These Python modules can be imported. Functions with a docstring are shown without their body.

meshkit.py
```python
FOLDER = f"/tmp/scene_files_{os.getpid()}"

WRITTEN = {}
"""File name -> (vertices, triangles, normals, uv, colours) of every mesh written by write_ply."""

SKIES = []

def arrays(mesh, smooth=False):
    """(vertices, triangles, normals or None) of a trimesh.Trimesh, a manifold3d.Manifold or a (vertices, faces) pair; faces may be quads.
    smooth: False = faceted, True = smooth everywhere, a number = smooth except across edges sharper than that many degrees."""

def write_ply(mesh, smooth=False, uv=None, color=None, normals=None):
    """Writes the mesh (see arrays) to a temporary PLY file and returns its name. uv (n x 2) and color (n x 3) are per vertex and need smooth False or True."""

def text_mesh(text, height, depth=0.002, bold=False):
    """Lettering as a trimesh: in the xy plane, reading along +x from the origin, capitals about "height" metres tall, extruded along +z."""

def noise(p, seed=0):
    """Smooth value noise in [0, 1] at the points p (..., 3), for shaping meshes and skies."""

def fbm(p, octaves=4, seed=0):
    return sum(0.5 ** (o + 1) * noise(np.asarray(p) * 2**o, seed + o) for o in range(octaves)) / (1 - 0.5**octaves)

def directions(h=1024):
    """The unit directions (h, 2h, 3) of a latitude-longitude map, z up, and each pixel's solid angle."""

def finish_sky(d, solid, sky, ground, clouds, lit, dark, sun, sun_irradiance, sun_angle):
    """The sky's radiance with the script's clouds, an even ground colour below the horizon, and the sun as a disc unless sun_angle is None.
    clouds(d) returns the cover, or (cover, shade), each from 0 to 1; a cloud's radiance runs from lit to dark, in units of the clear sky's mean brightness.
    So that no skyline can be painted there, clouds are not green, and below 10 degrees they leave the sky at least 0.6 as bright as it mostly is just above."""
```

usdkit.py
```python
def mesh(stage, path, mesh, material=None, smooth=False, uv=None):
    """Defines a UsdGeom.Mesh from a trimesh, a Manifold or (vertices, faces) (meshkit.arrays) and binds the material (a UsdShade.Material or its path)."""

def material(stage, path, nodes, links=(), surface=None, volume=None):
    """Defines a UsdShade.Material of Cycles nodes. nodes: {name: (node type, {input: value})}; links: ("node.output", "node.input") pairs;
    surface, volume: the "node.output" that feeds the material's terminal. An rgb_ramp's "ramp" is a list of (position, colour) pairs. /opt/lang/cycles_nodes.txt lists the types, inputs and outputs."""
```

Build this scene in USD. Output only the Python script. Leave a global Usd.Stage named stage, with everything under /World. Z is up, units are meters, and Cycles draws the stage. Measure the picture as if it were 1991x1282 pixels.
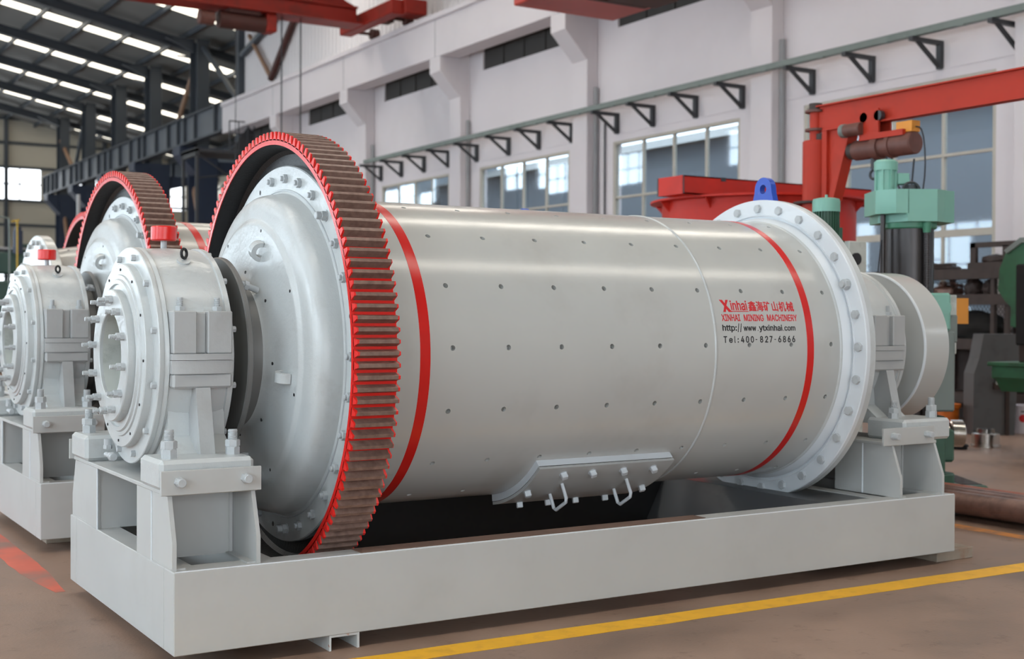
import math, random
import numpy as np, trimesh, manifold3d as m3
from shapely.geometry import Polygon
from pxr import Usd, UsdGeom, UsdLux, UsdShade, Gf, Sdf, Vt
import usdkit, meshkit

stage = Usd.Stage.CreateInMemory()
UsdGeom.SetStageUpAxis(stage, 'Z'); UsdGeom.SetStageMetersPerUnit(stage, 1.0)
stage.SetDefaultPrim(UsdGeom.Xform.Define(stage, '/World').GetPrim())
UsdGeom.Scope.Define(stage, '/World/Looks')
PI = math.pi
rng = random.Random(7)

# ---------------------------------------------------------------- camera
CAM = np.array([-1.7280, -5.6885, 1.6050])
yaw, pitch, roll = 1.019580, -0.009707, 0.004467
fw = np.array([math.cos(yaw)*math.cos(pitch), math.sin(yaw)*math.cos(pitch), math.sin(pitch)])
rt = np.array([math.sin(yaw), -math.cos(yaw), 0.0]); up = np.cross(rt, fw)
rt, up = math.cos(roll)*rt + math.sin(roll)*up, math.cos(roll)*up - math.sin(roll)*rt
cam = UsdGeom.Camera.Define(stage, '/World/camera')
cam.CreateHorizontalApertureAttr(36.0)
cam.CreateFocalLengthAttr(36.0*2506.43/1991)
cam.CreateClippingRangeAttr(Gf.Vec2f(0.1, 400))
cam.CreateFStopAttr(2.5); cam.CreateFocusDistanceAttr(6.4)
EXPOSURE = -1.03
cam.CreateExposureAttr(EXPOSURE)
cam.AddTransformOp().Set(Gf.Matrix4d(*rt, 0, *up, 0, *(-fw), 0, *CAM, 1))

# ---------------------------------------------------------------- light: overcast sky, skylights and glazing are lit further down with these strengths
SKYLIGHT, WESTGLASS, ENDGLASS, DOORLIGHT = 22.0, 16.0, 7.5, 0.8
dome = UsdLux.DomeLight.Define(stage, '/World/sky')
dome.CreateColorAttr(Gf.Vec3f(0.86, 0.93, 1.0)); dome.CreateIntensityAttr(3.0)
def area_light(name, center, normal, w, h, color, power):
    l = UsdLux.RectLight.Define(stage, '/World/' + name)
    l.CreateWidthAttr(w); l.CreateHeightAttr(h); l.CreateColorAttr(Gf.Vec3f(*color)); l.CreateIntensityAttr(power)
    n = -np.array(normal, float); n /= np.linalg.norm(n)
    a = np.cross([0, 0, 1.0], n); a /= np.linalg.norm(a); b = np.cross(n, a)
    l.AddTransformOp().Set(Gf.Matrix4d(*a, 0, *b, 0, *n, 0, *center, 1))
area_light('door_daylight', (-2.0, -15.6, 3.0), (0, 1, 0.0), 9.0, 5.6, (0.95, 0.97, 1.0), DOORLIGHT)   # the open hall door behind the camera

# ---------------------------------------------------------------- materials
def lin(r, g, b):
    return tuple(((c/255/12.92) if c/255 <= 0.04045 else ((c/255+0.055)/1.055)**2.4) for c in (r, g, b))
MATS = {}
def paint(name, rgb, rough=0.45, var=0.06, scale=3.0, bump=0.0, bscale=60, metal=0.0, spec=0.5, dark=None, dscale=2.0, damt=0.35, dlo=0.5, dhi=0.7):
    """paint / metal / plaster with faint tone variation, optional stains and fine relief"""
    c = np.array(lin(*rgb))
    nodes = {'tc': ('texture_coordinate', {}),
             'n': ('noise_texture', {'scale': scale, 'detail': 4.0}),
             'r': ('rgb_ramp', {'ramp': [(0.3, tuple(c*(1-var))), (0.7, tuple(np.minimum(c*(1+var), 1)))]}),
             'p': ('principled_bsdf', {'roughness': rough, 'metallic': metal, 'specular_ior_level': spec})}
    links = [('tc.object', 'n.vector'), ('n.fac', 'r.fac')]
    last = 'r.color'
    if dark is not None:
        nodes['n2'] = ('noise_texture', {'scale': dscale, 'detail': 6.0, 'roughness': 0.65})
        nodes['r2'] = ('rgb_ramp', {'ramp': [(dlo, (0, 0, 0)), (dhi, (damt, damt, damt))]})
        nodes['m'] = ('mix', {'color2': lin(*dark)})
        links += [('tc.object', 'n2.vector'), ('n2.fac', 'r2.fac'), ('r2.color', 'm.fac'), (last, 'm.color1')]
        last = 'm.color'
    links.append((last, 'p.base_color'))
    if bump:
        nodes['n3'] = ('noise_texture', {'scale': bscale, 'detail': 3.0})
        nodes['b'] = ('bump', {'strength': bump, 'distance': 0.004})
        links += [('tc.object', 'n3.vector'), ('n3.fac', 'b.height'), ('b.normal', 'p.normal')]
    MATS[name] = usdkit.material(stage, '/World/Looks/' + name, nodes, links, surface='p.BSDF')
    return MATS[name]
def glow(name, rgb, strength):
    MATS[name] = usdkit.material(stage, '/World/Looks/' + name, {'e': ('emission', {'color': rgb, 'strength': strength})}, [], surface='e.emission')
M = MATS
paint('mill_paint', (184, 185, 182), 0.20, 0.03, 1.5, 0.12, 9, dark=(150, 140, 130), dscale=1.7, damt=0.25, dlo=0.55, dhi=0.8)
paint('cast_paint', (188, 192, 192), 0.27, 0.03, 3, 0.55, 30, dark=(150, 145, 138), dscale=4, damt=0.35, dlo=0.56, dhi=0.75)
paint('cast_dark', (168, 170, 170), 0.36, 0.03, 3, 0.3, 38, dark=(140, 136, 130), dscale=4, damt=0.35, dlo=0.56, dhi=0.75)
paint('frame_paint', (180, 181, 179), 0.42, 0.03, 2, 0.05, 20, dark=(150, 146, 140), dscale=2.5, damt=0.2, dlo=0.5, dhi=0.8)
paint('flange_paint', (210, 215, 219), 0.36, 0.02, 3, 0.05, 30)
paint('bolt_paint', (176, 180, 182), 0.38, 0.05, 30)
paint('red_paint', (214, 32, 26), 0.28, 0.04, 3)
paint('stripe_red', (205, 30, 26), 0.26, 0.04, 3)
paint('letter_red', (206, 32, 40), 0.4, 0.02, 3)
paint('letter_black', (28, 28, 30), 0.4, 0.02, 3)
paint('black_paint', (17, 17, 19), 0.46, 0.2, 20, 0.5, 60)
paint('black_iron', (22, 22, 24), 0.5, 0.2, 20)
paint('blue_paint', (24, 72, 176), 0.38, 0.06, 8, dark=(150, 150, 150), dscale=14, damt=0.5, dlo=0.66, dhi=0.72)
paint('white_wall', (208, 202, 205), 0.75, 0.025, 0.5, 0.05, 15, dark=(170, 168, 170), dscale=0.35, damt=0.22, dlo=0.5, dhi=0.8)
paint('cladding', (216, 212, 214), 0.55, 0.02, 0.6)
paint('beige_cladding', (192, 186, 172), 0.6, 0.03, 0.5)
paint('dark_steel', (66, 72, 80), 0.5, 0.08, 1.0)
paint('girder_steel', (92, 97, 105), 0.45, 0.08, 1.0)
paint('blue_steel', (48, 58, 78), 0.5, 0.08, 1.0)
paint('roof_sheet', (128, 128, 126), 0.6, 0.04, 0.6)
paint('brace_brown', (150, 118, 96), 0.6, 0.08, 2)
paint('bracket_black', (52, 54, 58), 0.5, 0.08, 3)
paint('rail_green', (112, 122, 118), 0.45, 0.08, 1.2, dark=(80, 92, 88), dscale=1.2, damt=0.6)
paint('vent_dark', (50, 47, 45), 0.7, 0.08, 3)
paint('window_frame', (176, 170, 158), 0.5, 0.05, 3)
paint('crane_red', (140, 36, 25), 0.48, 0.08, 1.5, spec=0.25, dark=(90, 40, 32), dscale=1.2, damt=0.6)
paint('crane_dark', (70, 34, 28), 0.6, 0.15, 3)
paint('cab_red', (176, 62, 52), 0.42, 0.06, 1.5, dark=(96, 30, 26), dscale=0.9, damt=0.6)
paint('tank_red', (196, 44, 30), 0.45, 0.05, 1.5, spec=0.25, dark=(150, 40, 34), dscale=1.0, damt=0.4)
paint('jib_red', (176, 52, 34), 0.48, 0.05, 1.5, spec=0.22, dark=(140, 52, 40), dscale=2.0, damt=0.4)
paint('rust_dark', (56, 44, 40), 0.65, 0.2, 8, 0.3, 30)
paint('hoist_brown', (98, 60, 52), 0.55, 0.2, 10, 0.2, 30)
paint('green_light', (120, 172, 156), 0.4, 0.04, 3)
paint('green_mid', (70, 132, 104), 0.4, 0.06, 4)
paint('green_dark', (52, 88, 70), 0.5, 0.08, 4, dark=(40, 50, 44), dscale=3, damt=0.4)
paint('green_machine', (40, 92, 62), 0.5, 0.1, 3, dark=(30, 40, 34), dscale=2, damt=0.6)
paint('column_iron', (62, 58, 58), 0.32, 0.1, 4, metal=0.5)
paint('polished_steel', (196, 192, 186), 0.22, 0.08, 20, metal=1.0)
paint('plate_grey', (186, 190, 184), 0.5, 0.08, 6, dark=(130, 132, 126), dscale=9, damt=0.5)
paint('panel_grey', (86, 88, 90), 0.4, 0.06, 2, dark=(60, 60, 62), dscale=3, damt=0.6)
paint('orange_sign', (216, 140, 40), 0.5, 0.05, 4)
paint('orange_bucket', (204, 108, 28), 0.45, 0.06, 6, dark=(120, 60, 24), dscale=9, damt=0.4)
paint('white_plastic', (216, 208, 216), 0.45, 0.03, 5)
paint('rag_black', (22, 22, 22), 0.9, 0.2, 10)
paint('bar_rust', (122, 92, 82), 0.42, 0.16, 5, 0.15, 30, metal=0.25, dark=(58, 44, 42), dscale=4, damt=0.75, dlo=0.45, dhi=0.65)
paint('bar_red', (150, 92, 76), 0.6, 0.15, 5, 0.15, 30)
paint('wood_block', (150, 138, 124), 0.7, 0.1, 8, dark=(140, 92, 60), dscale=5, damt=0.6)
paint('channel_white', (196, 198, 196), 0.5, 0.06, 6, dark=(170, 96, 40), dscale=16, damt=0.9, dlo=0.60, dhi=0.68)
paint('primer_brown', (112, 88, 76), 0.7, 0.12, 5)
paint('yellow_line', (236, 176, 22), 0.55, 0.05, 5, dark=(196, 140, 40), dscale=9, damt=0.5)
paint('orange_line', (196, 128, 62), 0.6, 0.1, 6, dark=(128, 100, 84), dscale=5, damt=0.9, dlo=0.42, dhi=0.62)
paint('cable_black', (40, 42, 48), 0.6, 0.1, 5)
paint('pipe_yellow', (190, 158, 48), 0.5, 0.05, 4)
paint('pipe_grey', (156, 158, 160), 0.5, 0.05, 4)
paint('machine_teal', (52, 78, 72), 0.55, 0.1, 1)
paint('outside_wall', (126, 136, 144), 0.8, 0.08, 0.3)
paint('outside_ground', (120, 122, 120), 0.9, 0.06, 0.4)
paint('warn_yellow', (200, 170, 40), 0.5, 0.05, 4)
glow('skylight_glow', (1.0, 0.93, 0.82), SKYLIGHT)
paint('disc_shade_grey', (112, 112, 110), 0.38, 0.06, 3)  # dark disc grey, deepened to hold the shade around oil disc and neck
glow('skylight_far', (1.0, 0.93, 0.78), 7.0)
glow('west_glow', (0.76, 0.90, 1.0), WESTGLASS)
glow('end_glow', (0.90, 0.95, 1.0), ENDGLASS)
# worn red on the orange floor mark, fading out: coverage by noise
def floor_mark():
    MATS['red_mark'] = usdkit.material(stage, '/World/Looks/red_mark', {
        'tc': ('texture_coordinate', {}), 'n': ('noise_texture', {'scale': 2.2, 'detail': 5.0}),
        'r': ('rgb_ramp', {'ramp': [(0.34, lin(140, 104, 92)), (0.54, lin(196, 92, 70)), (0.75, lin(208, 100, 78))]}),
        'p': ('principled_bsdf', {'roughness': 0.6})}, [('tc.object', 'n.vector'), ('n.fac', 'r.fac'), ('r.color', 'p.base_color')], surface='p.BSDF')
floor_mark()
def concrete():
    MATS['concrete'] = usdkit.material(stage, '/World/Looks/concrete', {
        'tc': ('texture_coordinate', {}),
        'n': ('noise_texture', {'scale': 0.9, 'detail': 8.0, 'roughness': 0.62}),
        'r': ('rgb_ramp', {'ramp': [(0.25, lin(104, 84, 71)), (0.5, lin(136, 111, 96)), (0.75, lin(152, 127, 112))]}),
        'n2': ('noise_texture', {'scale': 7.0, 'detail': 8.0, 'roughness': 0.7}),
        'r2': ('rgb_ramp', {'ramp': [(0.30, (0.55, 0.52, 0.5)), (0.42, (1, 1, 1)), (1.0, (1.05, 1.05, 1.05))]}),
        'mul': ('mix', {'mix_type': 'multiply', 'fac': 0.8}),
        'n4': ('noise_texture', {'scale': 60.0, 'detail': 3.0}),
        'b': ('bump', {'strength': 0.25, 'distance': 0.004}),
        'rr': ('rgb_ramp', {'ramp': [(0.3, (0.42, 0.42, 0.42)), (0.7, (0.62, 0.62, 0.62))]}),
        'p': ('principled_bsdf', {'specular_ior_level': 0.4})},
        [('tc.object', 'n.vector'), ('tc.object', 'n2.vector'), ('tc.object', 'n4.vector'), ('n.fac', 'r.fac'), ('n2.fac', 'r2.fac'), ('r.color', 'mul.color1'), ('r2.color', 'mul.color2'),
         ('mul.color', 'p.base_color'), ('n4.fac', 'b.height'), ('b.normal', 'p.normal'), ('n.fac', 'rr.fac'), ('rr.color', 'p.roughness')], surface='p.BSDF')
concrete()
def tooth_material():
    # machined brown flanks, red paint on both end faces and splashed over the edges near them
    MATS['tooth'] = usdkit.material(stage, '/World/Looks/tooth', {
        'tc': ('texture_coordinate', {}), 'sx': ('separate_xyz', {}),
        'a': ('math', {'math_type': 'subtract', 'value2': 0.914}), 'ab': ('math', {'math_type': 'absolute'}),
        'n': ('noise_texture', {'scale': 22.0, 'detail': 3.0}), 'k': ('math', {'math_type': 'multiply_add', 'value2': 0.034, 'value3': -0.016}),
        'ad': ('math', {'math_type': 'add'}),
        'gt': ('map_range', {'from_min': 0.104, 'from_max': 0.107, 'clamp': True}),
        'n2': ('noise_texture', {'scale': 30.0, 'detail': 4.0}),
        'br': ('rgb_ramp', {'ramp': [(0.3, lin(108, 84, 74)), (0.7, lin(134, 108, 97))]}),
        'm': ('mix', {'color2': lin(222, 36, 30)}),
        'p': ('principled_bsdf', {'roughness': 0.42, 'metallic': 0.0})},
        [('tc.object', 'sx.vector'), ('sx.x', 'a.value1'), ('a.value', 'ab.value1'), ('tc.object', 'n.vector'), ('n.fac', 'k.value1'), ('ab.value', 'ad.value1'), ('k.value', 'ad.value2'),
         ('ad.value', 'gt.value'), ('gt.result', 'm.fac'), ('tc.object', 'n2.vector'), ('n2.fac', 'br.fac'), ('br.color', 'm.color1'), ('m.color', 'p.base_color')], surface='p.BSDF')
tooth_material()
def glass():
    MATS['pane_glass'] = usdkit.material(stage, '/World/Looks/pane_glass', {
        'f': ('layer_weight', {'blend': 0.5}), 'pw': ('math', {'math_type': 'power', 'value2': 3.0}),
        'k': ('math', {'math_type': 'multiply_add', 'value2': 0.75, 'value3': 0.055, 'use_clamp': True}),
        't': ('transparent_bsdf', {'color': (0.74, 0.79, 0.82)}), 'g': ('glossy_bsdf', {'color': (0.95, 0.97, 1.0), 'roughness': 0.03}),
        'm': ('mix_closure', {})},
        [('f.facing', 'pw.value1'), ('pw.value', 'k.value1'), ('k.value', 'm.fac'), ('t.BSDF', 'm.closure1'), ('g.BSDF', 'm.closure2')], surface='m.closure')
glass()
def wire_mesh_mat():
    pass

# ---------------------------------------------------------------- helpers
USED = {}
def numbered(path):
    n = USED.get(path, 0); USED[path] = n + 1
    return path if n == 0 else '%s_%03d' % (path, n)
def ppath(parent):
    return '/World' if parent is None else str(parent.GetPath())
def tag(p, label=None, cat=None, group=None, kind=None):
    for k, v in (('label', label), ('category', cat), ('group', group), ('kind', kind)):
        if v: p.SetCustomDataByKey(k, v)
    return p
def thing(name, label, cat, loc=(0, 0, 0), rotz=0.0, group=None, kind=None):
    x = UsdGeom.Xform.Define(stage, numbered('/World/' + name))
    x.AddTranslateOp().Set(Gf.Vec3d(*map(float, loc))); x.AddRotateZOp().Set(float(rotz))
    return tag(x.GetPrim(), label, cat, group, kind)
def arr(mesh, smooth=30):
    return meshkit.arrays(mesh, smooth)
def put(name, mesh, mat, parent=None, smooth=30, label=None):
    """one Mesh prim; mesh is a trimesh / manifold / (v,f) or a ready (v,f,n) triple"""
    path = numbered(ppath(parent) + '/' + name)
    v, f, n = mesh if isinstance(mesh, tuple) and len(mesh) == 3 else arr(mesh, smooth)
    m = UsdGeom.Mesh.Define(stage, path)
    m.CreatePointsAttr(Vt.Vec3fArray.FromNumpy(np.ascontiguousarray(v, np.float32)))
    m.CreateFaceVertexCountsAttr(Vt.IntArray.FromNumpy(np.full(len(f), 3, np.int32)))
    m.CreateFaceVertexIndicesAttr(Vt.IntArray.FromNumpy(np.ascontiguousarray(f, np.int32).ravel()))
    m.CreateSubdivisionSchemeAttr('none')
    if n is not None:
        m.CreateNormalsAttr(Vt.Vec3fArray.FromNumpy(np.ascontiguousarray(n, np.float32))); m.SetNormalsInterpolation('vertex')
    UsdShade.MaterialBindingAPI.Apply(m.GetPrim()).Bind(MATS[mat])
    p = m.GetPrim()
    if label: p.SetCustomDataByKey('label', label)
    return p
def xf(a, T):
    v, f, n = a
    return (v @ T[:3, :3].T + T[:3, 3], f, None if n is None else n @ T[:3, :3].T)
def cat(*ms):
    return trimesh.util.concatenate([m for m in ms])
def tm(v, f):
    return trimesh.Trimesh(np.asarray(v, float), np.asarray(f), process=False)
def box(x0, x1, y0, y1, z0, z1, c=0.0):
    x0, x1 = min(x0, x1), max(x0, x1); y0, y1 = min(y0, y1), max(y0, y1); z0, z1 = min(z0, z1), max(z0, z1)
    if c <= 0:
        b = trimesh.creation.box((x1-x0, y1-y0, z1-z0)); b.apply_translation(((x0+x1)/2, (y0+y1)/2, (z0+z1)/2)); return b
    c = min(c, (x1-x0)/2.2, (y1-y0)/2.2, (z1-z0)/2.2); P = []
    for sx in (0, 1):
        for sy in (0, 1):
            for sz in (0, 1):
                p = [(x0, x1)[sx], (y0, y1)[sy], (z0, z1)[sz]]; d = [(c, -c)[sx], (c, -c)[sy], (c, -c)[sz]]
                for k in range(3):
                    q = [p[i] + (d[i] if i != k else 0) for i in range(3)]; P.append(q)
    return trimesh.convex.convex_hull(np.array(P))
def align(p0, p1):
    """matrix that takes z axis to p0->p1, origin to p0"""
    p0, p1 = np.array(p0, float), np.array(p1, float); d = p1-p0; L = np.linalg.norm(d); d = d/L
    a = np.cross([0, 0, 1.0], d) if abs(d[2]) < 0.95 else np.cross([0, 1.0, 0], d)
    a /= np.linalg.norm(a); b = np.cross(d, a)
    T = np.eye(4); T[:3, 0] = a; T[:3, 1] = b; T[:3, 2] = d; T[:3, 3] = p0
    return T, L
def cyl(p0, p1, r, n=24, r2=None, chamfer=0.0):
    T, L = align(p0, p1); r2 = r if r2 is None else r2
    if chamfer > 0:
        prof = [(0, 0), (r-chamfer, 0), (r, chamfer), (r2, L-chamfer), (r2-chamfer, L), (0, L)]
    else:
        prof = [(0, 0), (r, 0), (r2, L), (0, L)]
    m = lathe(prof, n); m.apply_transform(T); return m
def lathe(prof, n=48, closed=False):
    """revolve [(r, z)] about z"""
    prof = np.array(prof, float)
    if closed: prof = np.vstack([prof, prof[:1]])
    k = len(prof); t = np.arange(n)*2*PI/n
    v = np.stack([np.outer(np.cos(t), prof[:, 0]), np.outer(np.sin(t), prof[:, 0]), np.tile(prof[:, 1], (n, 1))], -1).reshape(-1, 3)
    F = []
    for j in range(k-1):
        a = np.arange(n)*k + j; b = np.roll(np.arange(n), -1)*k + j
        if prof[j, 0] > 1e-9 or prof[j+1, 0] > 1e-9:
            if prof[j, 0] > 1e-9: F.append(np.stack([a, b, b+1], 1) if prof[j+1, 0] > 1e-9 else np.stack([a, b, a+1], 1))
            if prof[j+1, 0] > 1e-9: F.append(np.stack([a, b+1, a+1], 1))
    m = trimesh.Trimesh(v, np.vstack(F), process=False); m.merge_vertices(); m.update_faces(m.nondegenerate_faces())
    return m
YC, ZC = 0.995, 1.400
LX = np.array([[0, 0, 1, 0], [1, 0, 0, YC], [0, 1, 0, ZC], [0, 0, 0, 1.0]])   # lathe z -> mill axis x ; lathe angle measured from +y towards +z
def lx(prof, n=160, closed=False):
    """revolve [(x, r)] about the mill axis"""
    m = lathe([(r, x) for x, r in prof], n, closed); m.apply_transform(LX)
    if m.volume < 0: m.invert()
    return m
def fixn(m):
    m.fix_normals(); return m
def onaxis(x, r, deg):
    a = math.radians(deg); return np.array([x, YC + r*math.cos(a), ZC + r*math.sin(a)])
def prism(pts, axis, a0, a1, holes=()):
    """extrude a 2D outline: axis 'x' takes (y,z), 'y' takes (x,z), 'z' takes (x,y)"""
    g = trimesh.creation.extrude_polygon(Polygon(pts, holes), a1-a0, engine='earcut'); v = np.array(g.vertices); v[:, 2] += a0
    if axis == 'x': w = v[:, [2, 0, 1]]
    elif axis == 'y': w = np.stack([v[:, 0], v[:, 2], v[:, 1]], 1)
    else: w = v
    m = trimesh.Trimesh(w, g.faces, process=False)
    if m.volume < 0: m.invert()
    return m
def tube(path, r, n=10, closed=False):
    P = np.array(path, float); k = len(P); rings = []
    for i in range(k):
        if closed: d = P[(i+1) % k]-P[i-1]
        else: d = P[min(i+1, k-1)]-P[max(i-1, 0)]
        d = d/np.linalg.norm(d)
        if i == 0:
            a = np.cross(d, [0, 0, 1.0]) if abs(d[2]) < 0.9 else np.cross(d, [0, 1.0, 0])
        else:
            a = a - d*(a@d)
        a = a/np.linalg.norm(a); b = np.cross(d, a); t = np.arange(n)*2*PI/n
        rings.append(P[i] + r*(np.outer(np.cos(t), a)+np.outer(np.sin(t), b)))
    v = np.vstack(rings); F = []
    for i in range(k if closed else k-1):
        a0 = i*n + np.arange(n); a1 = i*n + np.roll(np.arange(n), -1); o = ((i+1) % k)*n - i*n
        F += [np.stack([a0, a1, a1+o], 1), np.stack([a0, a1+o, a0+o], 1)]
    if not closed:
        v = np.vstack([v, P[0], P[-1]]); c0, c1 = len(v)-2, len(v)-1; ii = np.arange(n); jj = np.roll(ii, -1); e = (k-1)*n
        F += [np.stack([jj, ii, np.full(n, c0)], 1), np.stack([e+ii, e+jj, np.full(n, c1)], 1)]
    m = trimesh.Trimesh(v, np.vstack(F), process=False)
    if m.volume < 0: m.invert()
    return m
def arc(c, r, a0, a1, n, u, w):
    u, w = np.array(u, float), np.array(w, float)
    return [np.array(c)+r*(math.cos(math.radians(a))*u+math.sin(math.radians(a))*w) for a in np.linspace(a0, a1, n)]
def hexbolt(r, h, stub_r=0.0, stub_h=0.0, washer=0.0):
    """hex head or nut along +z, with chamfered crown, optional washer and bolt end"""
    ps = []
    z = 0.0
    if washer: ps.append(lathe([(0, 0), (washer, 0), (washer, 0.004), (0, 0.004)], 16)); z = 0.004
    hx = []
    for k in range(6):
        a = k*PI/3
        hx += [(r*math.cos(a), r*math.sin(a), z), (r*math.cos(a), r*math.sin(a), z+h*0.86)]
    for k in range(12):
        a = k*PI/6; hx.append((0.86*r*math.cos(a), 0.86*r*math.sin(a), z+h))
    ps.append(trimesh.convex.convex_hull(np.array(hx)))
    if stub_r: ps.append(lathe([(0, z+h), (stub_r, z+h), (stub_r, z+h+stub_h-0.003), (stub_r-0.003, z+h+stub_h), (0, z+h+stub_h)], 14))
    return arr(cat(*ps), 25)
def threaded(r, h, pitch=0.008):
    prof = [(0, 0)]; z = 0
    while z < h-pitch: prof += [(r, z+0.001), (r, z+pitch*0.4), (r*0.9, z+pitch*0.55), (r*0.9, z+pitch*0.9)]; z += pitch
    return lathe(prof + [(r*0.9, h), (0, h)], 20)
def tri_frame(p, d, spin=0.0):
    T, _ = align(p, np.array(p)+np.array(d)); c, s = math.cos(spin), math.sin(spin)
    R = np.eye(4); R[:2, :2] = [[c, -s], [s, c]]
    return T @ R
def copy_of(src, loc, label=None, cat=None, rotz=0.0, group=None):
    base = src.GetName()
    x = UsdGeom.Xform.Define(stage, numbered('/World/' + base)); p = x.GetPrim()
    p.GetReferences().AddInternalReference(src.GetPath()); p.SetInstanceable(True)
    x.ClearXformOpOrder(); 
    x.AddTranslateOp(opSuffix='').Set(Gf.Vec3d(*map(float, loc))); x.AddRotateZOp().Set(float(rotz))
    was = src.GetCustomData()
    return tag(p, label or was.get('label'), cat or was.get('category'), group or was.get('group'))

def variant_of(src, loc, label, rot_shift=None, off=()):
    """a copy whose rotating parts may be shifted / enlarged about the axis, and some parts left out"""
    x = UsdGeom.Xform.Define(stage, numbered('/World/' + src.GetName())); p = x.GetPrim()
    p.GetReferences().AddInternalReference(src.GetPath()); x.ClearXformOpOrder()
    x.AddTranslateOp().Set(Gf.Vec3d(*map(float, loc))); x.AddRotateZOp().Set(0.0)
    for names, dx, s in (rot_shift or []):
        for n in names:
            q = stage.OverridePrim(str(p.GetPath()) + '/' + n)
            UsdGeom.Xformable(q).AddTransformOp().Set(Gf.Matrix4d(1, 0, 0, 0, 0, s, 0, 0, 0, 0, s, 0, dx, YC*(1-s), ZC*(1-s), 1))
    for n in off: stage.OverridePrim(str(p.GetPath()) + '/' + n).SetActive(False)
    was = src.GetCustomData()
    return tag(p, label, was.get('category'), was.get('group'))
# ================================================================= the ball mill (all parts in mill coordinates; the first mill stands at the origin)
mill = thing('ball_mill', 'grey ball mill nearest the camera, lettered drum between red ring gear and bolted flange', 'ball mill', group='ball mills in a row')
FZ0, FZ1 = 0.075, 0.452
# base frame: two long beams, end beams, cross plates
fb = put('base_frame', cat(box(0, 5.2, 0, 0.150, FZ0, FZ1, 0.004)), 'frame_paint', mill)
put('rear_beam', box(0, 5.2, 1.84, 1.99, FZ0, FZ1, 0.004), 'frame_paint', fb)
put('end_beam', box(0.0, 0.13, 0.15, 1.84, FZ0, FZ1, 0.004), 'frame_paint', fb)
put('end_beam', box(5.07, 5.2, 0.15, 1.84, FZ0, FZ1, 0.004), 'frame_paint', fb)
put('cross_beam', box(0.42, 0.52, 0.15, 1.84, FZ0, FZ1-0.004), 'frame_paint', fb)
put('cross_beam', box(4.60, 4.70, 0.15, 1.84, FZ0, FZ1-0.004), 'frame_paint', fb)
put('shaded_deck_plate', box(4.20, 4.62, 0.15, 1.84, FZ1-0.03, FZ1-0.010), 'panel_grey', fb)  # both deck plates coloured dark to carry the shade under the drum end
put('shaded_deck_plate', prism([(4.06, 0.12), (4.20, 0.42), (4.20, 0.44), (4.04, 0.14)], 'y', 0.15, 1.84), 'panel_grey', fb)
put('pit_shade_sheet', box(0.52, 4.60, 1.80, 1.84, 0.08, 0.448), 'black_iron', fb)  # added black sheet standing for the shade in the pit under the drum
put('edge_strip', box(0.93, 3.10, 0.030, 0.145, FZ1, FZ1+0.004), 'primer_brown', fb, label='bare brown strip along the top of the front beam')
put('weld_bead', tube([(0.01, 0.004, FZ1), (5.19, 0.004, FZ1)], 0.004, 6), 'flange_paint', fb)

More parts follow.
